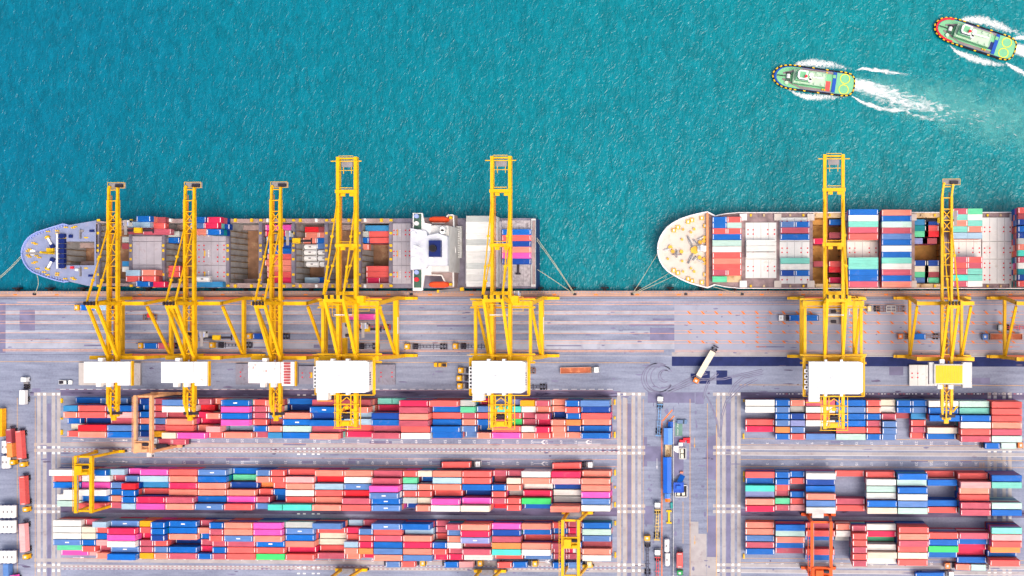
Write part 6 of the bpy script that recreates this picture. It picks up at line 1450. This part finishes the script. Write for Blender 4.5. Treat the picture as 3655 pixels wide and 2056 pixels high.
# ------------------------------------------------------------------ TUGS
M_tgreen = mat('tug_deck_green', (132, 206, 156), .6, var=.06, dscale=.5)
M_tpale = mat('tug_house_roof', (200, 228, 202), .6, var=.05)
M_tblue = mat('tug_hull_blue', (20, 84, 190), .5, var=.08)
M_tpath = mat('tug_walkway', (150, 136, 140), .7, var=.1)
M_tring = mat('tug_ring_yellow', (250, 236, 40), .6)
def tug(bow, stern, label, redbow):
    a, c = U3(*bow, -2), U3(*stern, -2); a.z = c.z = ZW; d = a - c; L = d.length; rz = math.atan2(d.y, d.x)
    r = empty('tugboat', (a + c) / 2, label, 'tugboat', 'tugboats under way', rz)
    W = 4.85 * L / 34; H = L / 2
    def outline(s=1.0, dx=0):
        pts = []
        for i in range(15):      # bow half ellipse
            t = math.pi / 2 - math.pi * i / 14; pts.append((H - 9 + 9 * math.cos(t) ** .85 * s + dx if math.cos(t) > 0 else H - 9, W * math.sin(t) * s))
        pts += [(-H + 5, -W * .98 * s), (-H + 2, -W * .88 * s), (-H + .5 * 1, -W * .55 * s), (-H + .2, 0), (-H + .5, W * .55 * s), (-H + 2, W * .88 * s), (-H + 5, W * .98 * s)]
        return pts[::-1]
    o1 = outline(); b = MB(); b.prism(outline(.92), -2, 0, 0, o1); b.prism(o1, 0, 1.6, 0); b.build('hull', M_tblue, r, True)
    b = MB(); b.prism(outline(.9, -.4), 1.6, 1.75, 0); b.build('deck', M_tgreen, r, True)
    b = MB()
    o = outline(1.0)
    for i in range(len(o)):
        p, q = o[i], o[(i + 1) % len(o)]; b.beam((*p, 1.3), (*q, 1.3), .62, 1.1)
    fd = b.build('rubber_fender', M_blk, r, True)
    o2 = outline(1.03); n = len(o2); segs = []
    for i in range(n):
        p, q = Vector(o2[i]), Vector(o2[(i + 1) % n]); segs.append((p, q, (q - p).length))
    step = 2.0; dd = 0; acc = 0
    for p, q, l in segs:
        while dd < acc + l:
            t = (dd - acc) / l; m = p.lerp(q, t); e = (q - p).normalized()
            if m.x > H - 12 or m.x < -H + 5 or int(dd / step) % 3 == 0:
                b = MB(); b.beam((m.x - e.x * .5, m.y - e.y * .5, 1.8), (m.x + e.x * .5, m.y + e.y * .5, 1.8), .5, .4); b.build('fender_pad', M_ydk, fd, True)
            dd += step
        acc += l
    if redbow:
        b = MB(); oi = outline(.93)
        for i in range(n):
            p, q = oi[i], oi[(i + 1) % n]
            if p[0] > H - 7 and p[1] < 3.2 * 2: b.beam((*p, 2.1), (*q, 2.1), .8, .4)
        b.build('bow_stripe', M_red, r, True)
    b = MB()
    for s_ in (-1, 1):
        b.beam((H - 12, s_ * W * .78, 1.85), (-H + 10, s_ * W * .78, 1.85), 1.1, .06); b.beam((H - 12, s_ * W * .78, 1.86), (H - 4, s_ * 1.2, 1.86), .8, .06)
    b.build('side_walkway', M_tpath, r, True)
    b = MB(); b.beam((-H + 9, -W * .85, 2.0), (-H + 9, W * .85, 2.0), 1.5, .5); b.build('stern_bulkhead', M_tblue, r, True)
    b = MB(); b.box(-H + 8.6, -H + 9.9, -1.8, -3.2, 1.9, 2.4); b.build('hatch', M_tgreen, r, True)
    x0, x1 = -H + (12.8 if not redbow else 11.8), H - 8.5
    b = MB(); b.box(x0, x1, -W * .58, W * .58, 1.75, 4.2); dh = b.build('deckhouse', M_tgreen, r, True)
    b = MB(); b.box(x0 + .2, x1 - .2, -W * .54, W * .54, 4.2, 4.35); 
    for s_ in (-1, 1): b.beam((x0, s_ * W * .57, 4.9), (x1, s_ * W * .57, 4.9), .15)
    for x in (x0, x1): b.beam((x, -W * .57, 4.9), (x, W * .57, 4.9), .15)
    b.build('deckhouse_roof', M_tpale, dh, True)
    b = MB(); b.box(x1 - 6.6, x1 - 1.0, -W * .4, W * .4, 4.35, 6.6); wh = b.build('upper_house', M_tgreen, r, True)
    b = MB(); b.prism([(x1 - 6, -1.9), (x1 - 2.4, -1.9), (x1 - 1.7, -1.0), (x1 - 1.7, 1.0), (x1 - 2.4, 1.9), (x1 - 6, 1.9)], 6.6, 9.0, 0); w2 = b.build('wheelhouse', M_white, r, True)
    b = MB(); b.prism([(x1 - 6.02, -1.95), (x1 - 2.36, -1.95), (x1 - 1.63, -1.0), (x1 - 1.63, 1.0), (x1 - 2.36, 1.95), (x1 - 6.02, 1.95)], 7.6, 8.4, 0); b.build('windows', M_glass, w2, True)
    b = MB(); b.box(x1 - 5.2, x1 - 2.6, -1.3, 1.3, 9.0, 9.12); b.build('wheelhouse_roof', M_tgreen, w2, True)
    b = MB(); b.box(x1 - 5.8, x1 - 4.8, .2, .9, 9.12, 10.4); b.beam((x1 - 5.8, .6, 10), (x1 - 4.6, 1.6, 10.6), .35); b.build('mast', M_red, r, True)
    b = MB(); b.cyl((x1 - 7.4, -.8, 4.3), (x1 - 7.4, -.8, 7.2), .9, 12); b.cyl((x1 - 7.2, 1.4, 4.3), (x1 - 7.2, 1.4, 6.8), .8, 12); b.box(x1 - 7.8, x1 - 6.8, -.8, 1.4, 6.0, 6.8); b.build('funnel', M_white, r, True)
    b = MB(); b.cyl((x1 - 8.2, -.2, 5.6), (x0 + 1.4, -.6, 5.4), .38, 10); b.build('fire_monitor_pipe', M_white, r, True)
    for x, y, rr in ((x0 + 4, -2.2, .55), (x0 + 1.2, -1.9, .5), (x0 + 4.4, 2.3, .5), (x0 + 1.6, 2.2, .45), (x1 - .6, 2.4, .3)):
        b = MB(); b.cyl((x, y, 4.3), (x, y, 5.0), rr, 10); b.build('vent', M_tpale, r, True)
    b = MB(); b.cyl((H - 6.4, -.9, 2.6), (H - 6.4, .9, 2.6), .8, 12, 0); b.box(H - 7.6, H - 5.4, -1.6, -1.0, 1.75, 3, 1); b.box(H - 7.4, H - 5.6, 1.0, 1.8, 1.75, 2.8, 2); b.beam((H - 5.4, 0, 2.4), (H - 1.6, 0, 2.2), .35, .3, 1)
    b.build('towing_winch', [M_white, M_dark, M_gdeck], r, True)
    b = MB(); b.cyl((H - 6, 2.8, 1.75), (H - 6, 2.8, 2.6), .8, 12); b.build('capstan', M_tpale, r, True)
    for y in (-W * .46, W * .46):
        b = MB(); n_ = 28
        for i in range(n_):
            t0, t1 = 2 * math.pi * i / n_, 2 * math.pi * (i + 1) / n_; b.beam((-H + 4.6 + 2.0 * math.cos(t0), y + 2.0 * math.sin(t0), 1.79), (-H + 4.6 + 2.0 * math.cos(t1), y + 2.0 * math.sin(t1), 1.79), .32, .05)
        b.build('deck_ring', M_tring, r, True)
    for x, y in ((-H + 12.6, W * .74), (-H + 12.6, -W * .74), (-H + 13.6, W * .74)):
        b = MB(); b.cyl((x, y, 1.75), (x, y, 2.6), .35, 8); b.build('bitt', M_ydk, r, True)
    b = MB(); b.box(x0 - 2.3, x0 - .2, -W * (.1 if redbow else .05), W * (.55 if redbow else .8), 1.78, 1.95); b.build('deck_mat', M_funnel if redbow else mat('mat_red', (232, 92, 92), .7), r, True)
    return r
tug((2761, 266), (3052, 305), 'green decked blue tugboat without a red bow, the nearer one left of the other', False)
tug((3340, 88), (3625, 182), 'green decked blue tugboat with a red bow stripe at the top right', True)
# ---- foam
def foam_mat(name, dens, scale, stretch, rot, col=(.85, .9, .92), soft=.14):
    m = bpy.data.materials.new(name); m.use_nodes = True; n = m.node_tree; L = n.links; b = n.nodes['Principled BSDF']
    b.inputs['Roughness'].default_value = .8; b.inputs['Base Color'].default_value = (*col, 1)
    uv = n.nodes.new('ShaderNodeAttribute'); uv.attribute_name = 'fade'
    g = n.nodes.new('ShaderNodeNewGeometry'); mp = n.nodes.new('ShaderNodeMapping'); mp.inputs['Scale'].default_value = stretch; mp.inputs['Rotation'].default_value = (0, 0, R(rot)); L.new(g.outputs['Position'], mp.inputs[0])
    t = n.nodes.new('ShaderNodeTexNoise'); t.inputs['Scale'].default_value = scale; t.inputs['Detail'].default_value = 9; t.inputs['Roughness'].default_value = .68; t.inputs['Distortion'].default_value = 1.3; L.new(mp.outputs[0], t.inputs['Vector'])
    # density = noise + fade - 1
    a = n.nodes.new('ShaderNodeMath'); a.operation = 'MULTIPLY_ADD'; L.new(uv.outputs['Fac'], a.inputs[0]); a.inputs[1].default_value = .5; L.new(t.outputs['Fac'], a.inputs[2])
    r = n.nodes.new('ShaderNodeMapRange'); r.inputs[1].default_value = 1 - dens; r.inputs[2].default_value = 1 - dens + soft; L.new(a.outputs[0], r.inputs[0])
    L.new(r.outputs[0], b.inputs['Alpha']); return m
FM = foam_mat('foam', .27, .8, (1, 1, 1), 0, soft=.34); FM2 = foam_mat('foam_streaks', .25, .42, (.45, 1.2, 1), 18, soft=.28)
FM3 = foam_mat("churned_water", .46, .22, (.6, 1, 1), 18, (.14, .52, .50), .9)
def foam(name, px_pts, m, lab, z, nsub=14, power=1.0):
    """px_pts: list of (x, y, halfwidth px, strength) along the streak centre line"""
    V = []; F = []; W_ = []; k = 8
    P = []
    for i in range(len(px_pts) - 1):
        for j in range(nsub):
            t = j / nsub; P.append([p + (q - p) * t for p, q in zip(px_pts[i], px_pts[i + 1])])
    P.append(list(px_pts[-1]))
    for i, (x, y, hw, s) in enumerate(P):
        q0, q1 = P[max(0, i - 1)], P[min(len(P) - 1, i + 1)]; dx, dy = q1[0] - q0[0], q1[1] - q0[1]; l = math.hypot(dx, dy) or 1; nx, ny = -dy / l, dx / l
        for j in range(k + 1):
            t = 2 * j / k - 1; X, Y = U(x + nx * hw * t, y + ny * hw * t, ZW); V.append((X, Y, z)); W_.append(s * (1 - abs(t) ** 1.5))
    for i in range(len(P) - 1):
        for j in range(k): a = i * (k + 1) + j; F.append((a, a + 1, a + k + 2, a + k + 1))
    me = bpy.data.meshes.new(name); me.from_pydata(V, [], F); at = me.attributes.new('fade', 'FLOAT', 'POINT'); at.data.foreach_set('value', W_); me.materials.append(m); me.update()
    o = bpy.data.objects.new(name, me); C.objects.link(o); tag(o, lab, 'foam', None, 'stuff')
z = ZW + .05
W1 = [
 ([(2826, 240, 5, .6), (2850, 228, 16, 1.0), (2900, 224, 24, 1.05), (2960, 230, 22, .9), (3020, 240, 16, .6), (3070, 252, 8, .1)], FM, 'white bow foam along the upper side of the nearer tugboat'),
 ([(2812, 318, 4, .6), (2840, 334, 10, 1.0), (2880, 346, 18, 1.1), (2940, 348, 22, .9), (3000, 346, 18, .6), (3060, 342, 10, .1)], FM, 'white bow foam along the lower side of the nearer tugboat'),
 ([(3415, 78, 5, .7), (3450, 68, 18, 1.05), (3510, 74, 28, 1.05), (3570, 94, 28, .9), (3630, 118, 20, .6), (3700, 140, 10, .2)], FM, 'white bow foam along the upper side of the far tugboat'),
 ([(3390, 162, 4, .7), (3415, 185, 12, 1.05), (3460, 205, 20, 1.1), (3520, 222, 22, .95), (3580, 232, 16, .6), (3620, 238, 8, .2)], FM, 'white bow foam along the lower side of the far tugboat'),
 ([(3046, 254, 4, .6), (3080, 244, 10, 1.0), (3120, 250, 12, .95), (3180, 258, 14, .75), (3260, 266, 16, .5), (3380, 282, 18, .1)], FM2, 'thin upper foam line of the wake behind the nearer tugboat'),
 ([(3044, 298, 36, 1.15), (3090, 310, 46, 1.0), (3140, 328, 50, .9), (3200, 350, 60, .8), (3300, 380, 74, .68), (3420, 410, 84, .5), (3560, 440, 90, .4), (3700, 470, 95, .3)], FM2, 'broad broken foam directly behind the nearer tugboat'),
 ([(3046, 296, 14, 1.0), (3080, 298, 16, 1.1), (3110, 310, 15, 1.0), (3160, 340, 16, .95), (3210, 368, 18, .7), (3280, 380, 18, .4)], FM, 'thick foam streak in the middle of the wake behind the nearer tugboat'),
 ([(3040, 343, 4, .7), (3080, 366, 11, 1.1), (3140, 386, 14, 1.0), (3220, 398, 16, .8), (3330, 428, 20, .55), (3480, 470, 26, .2)], FM2, 'lower foam line of the wake behind the nearer tugboat'),
 ([(3620, 172, 30, 1.15), (3660, 185, 40, 1.1), (3760, 220, 50, .9), (3900, 270, 56, .6)], FM2, 'broken foam directly behind the far tugboat at the picture edge'),
 ([(3590, 224, 5, .9), (3625, 246, 13, 1.1), (3700, 285, 18, .9)], FM, 'lower foam line behind the far tugboat'),
 ([(3610, 140, 8, .9), (3640, 134, 12, 1.1), (3700, 140, 14, .9)], FM, 'upper foam line behind the far tugboat at the picture edge'),
 ([(3050, 305, 44, .8), (3160, 330, 80, .8), (3320, 362, 105, .75), (3480, 400, 125, .75), (3620, 430, 140, .7), (3900, 490, 160, .7)], FM3, 'pale turquoise churned water spreading behind the nearer tugboat')]
for i, (pts, m, lab) in enumerate(W1): foam('wake', pts, m, lab, ZW + .05 + .01 * (i if i < 11 else -2))

emit_containers()
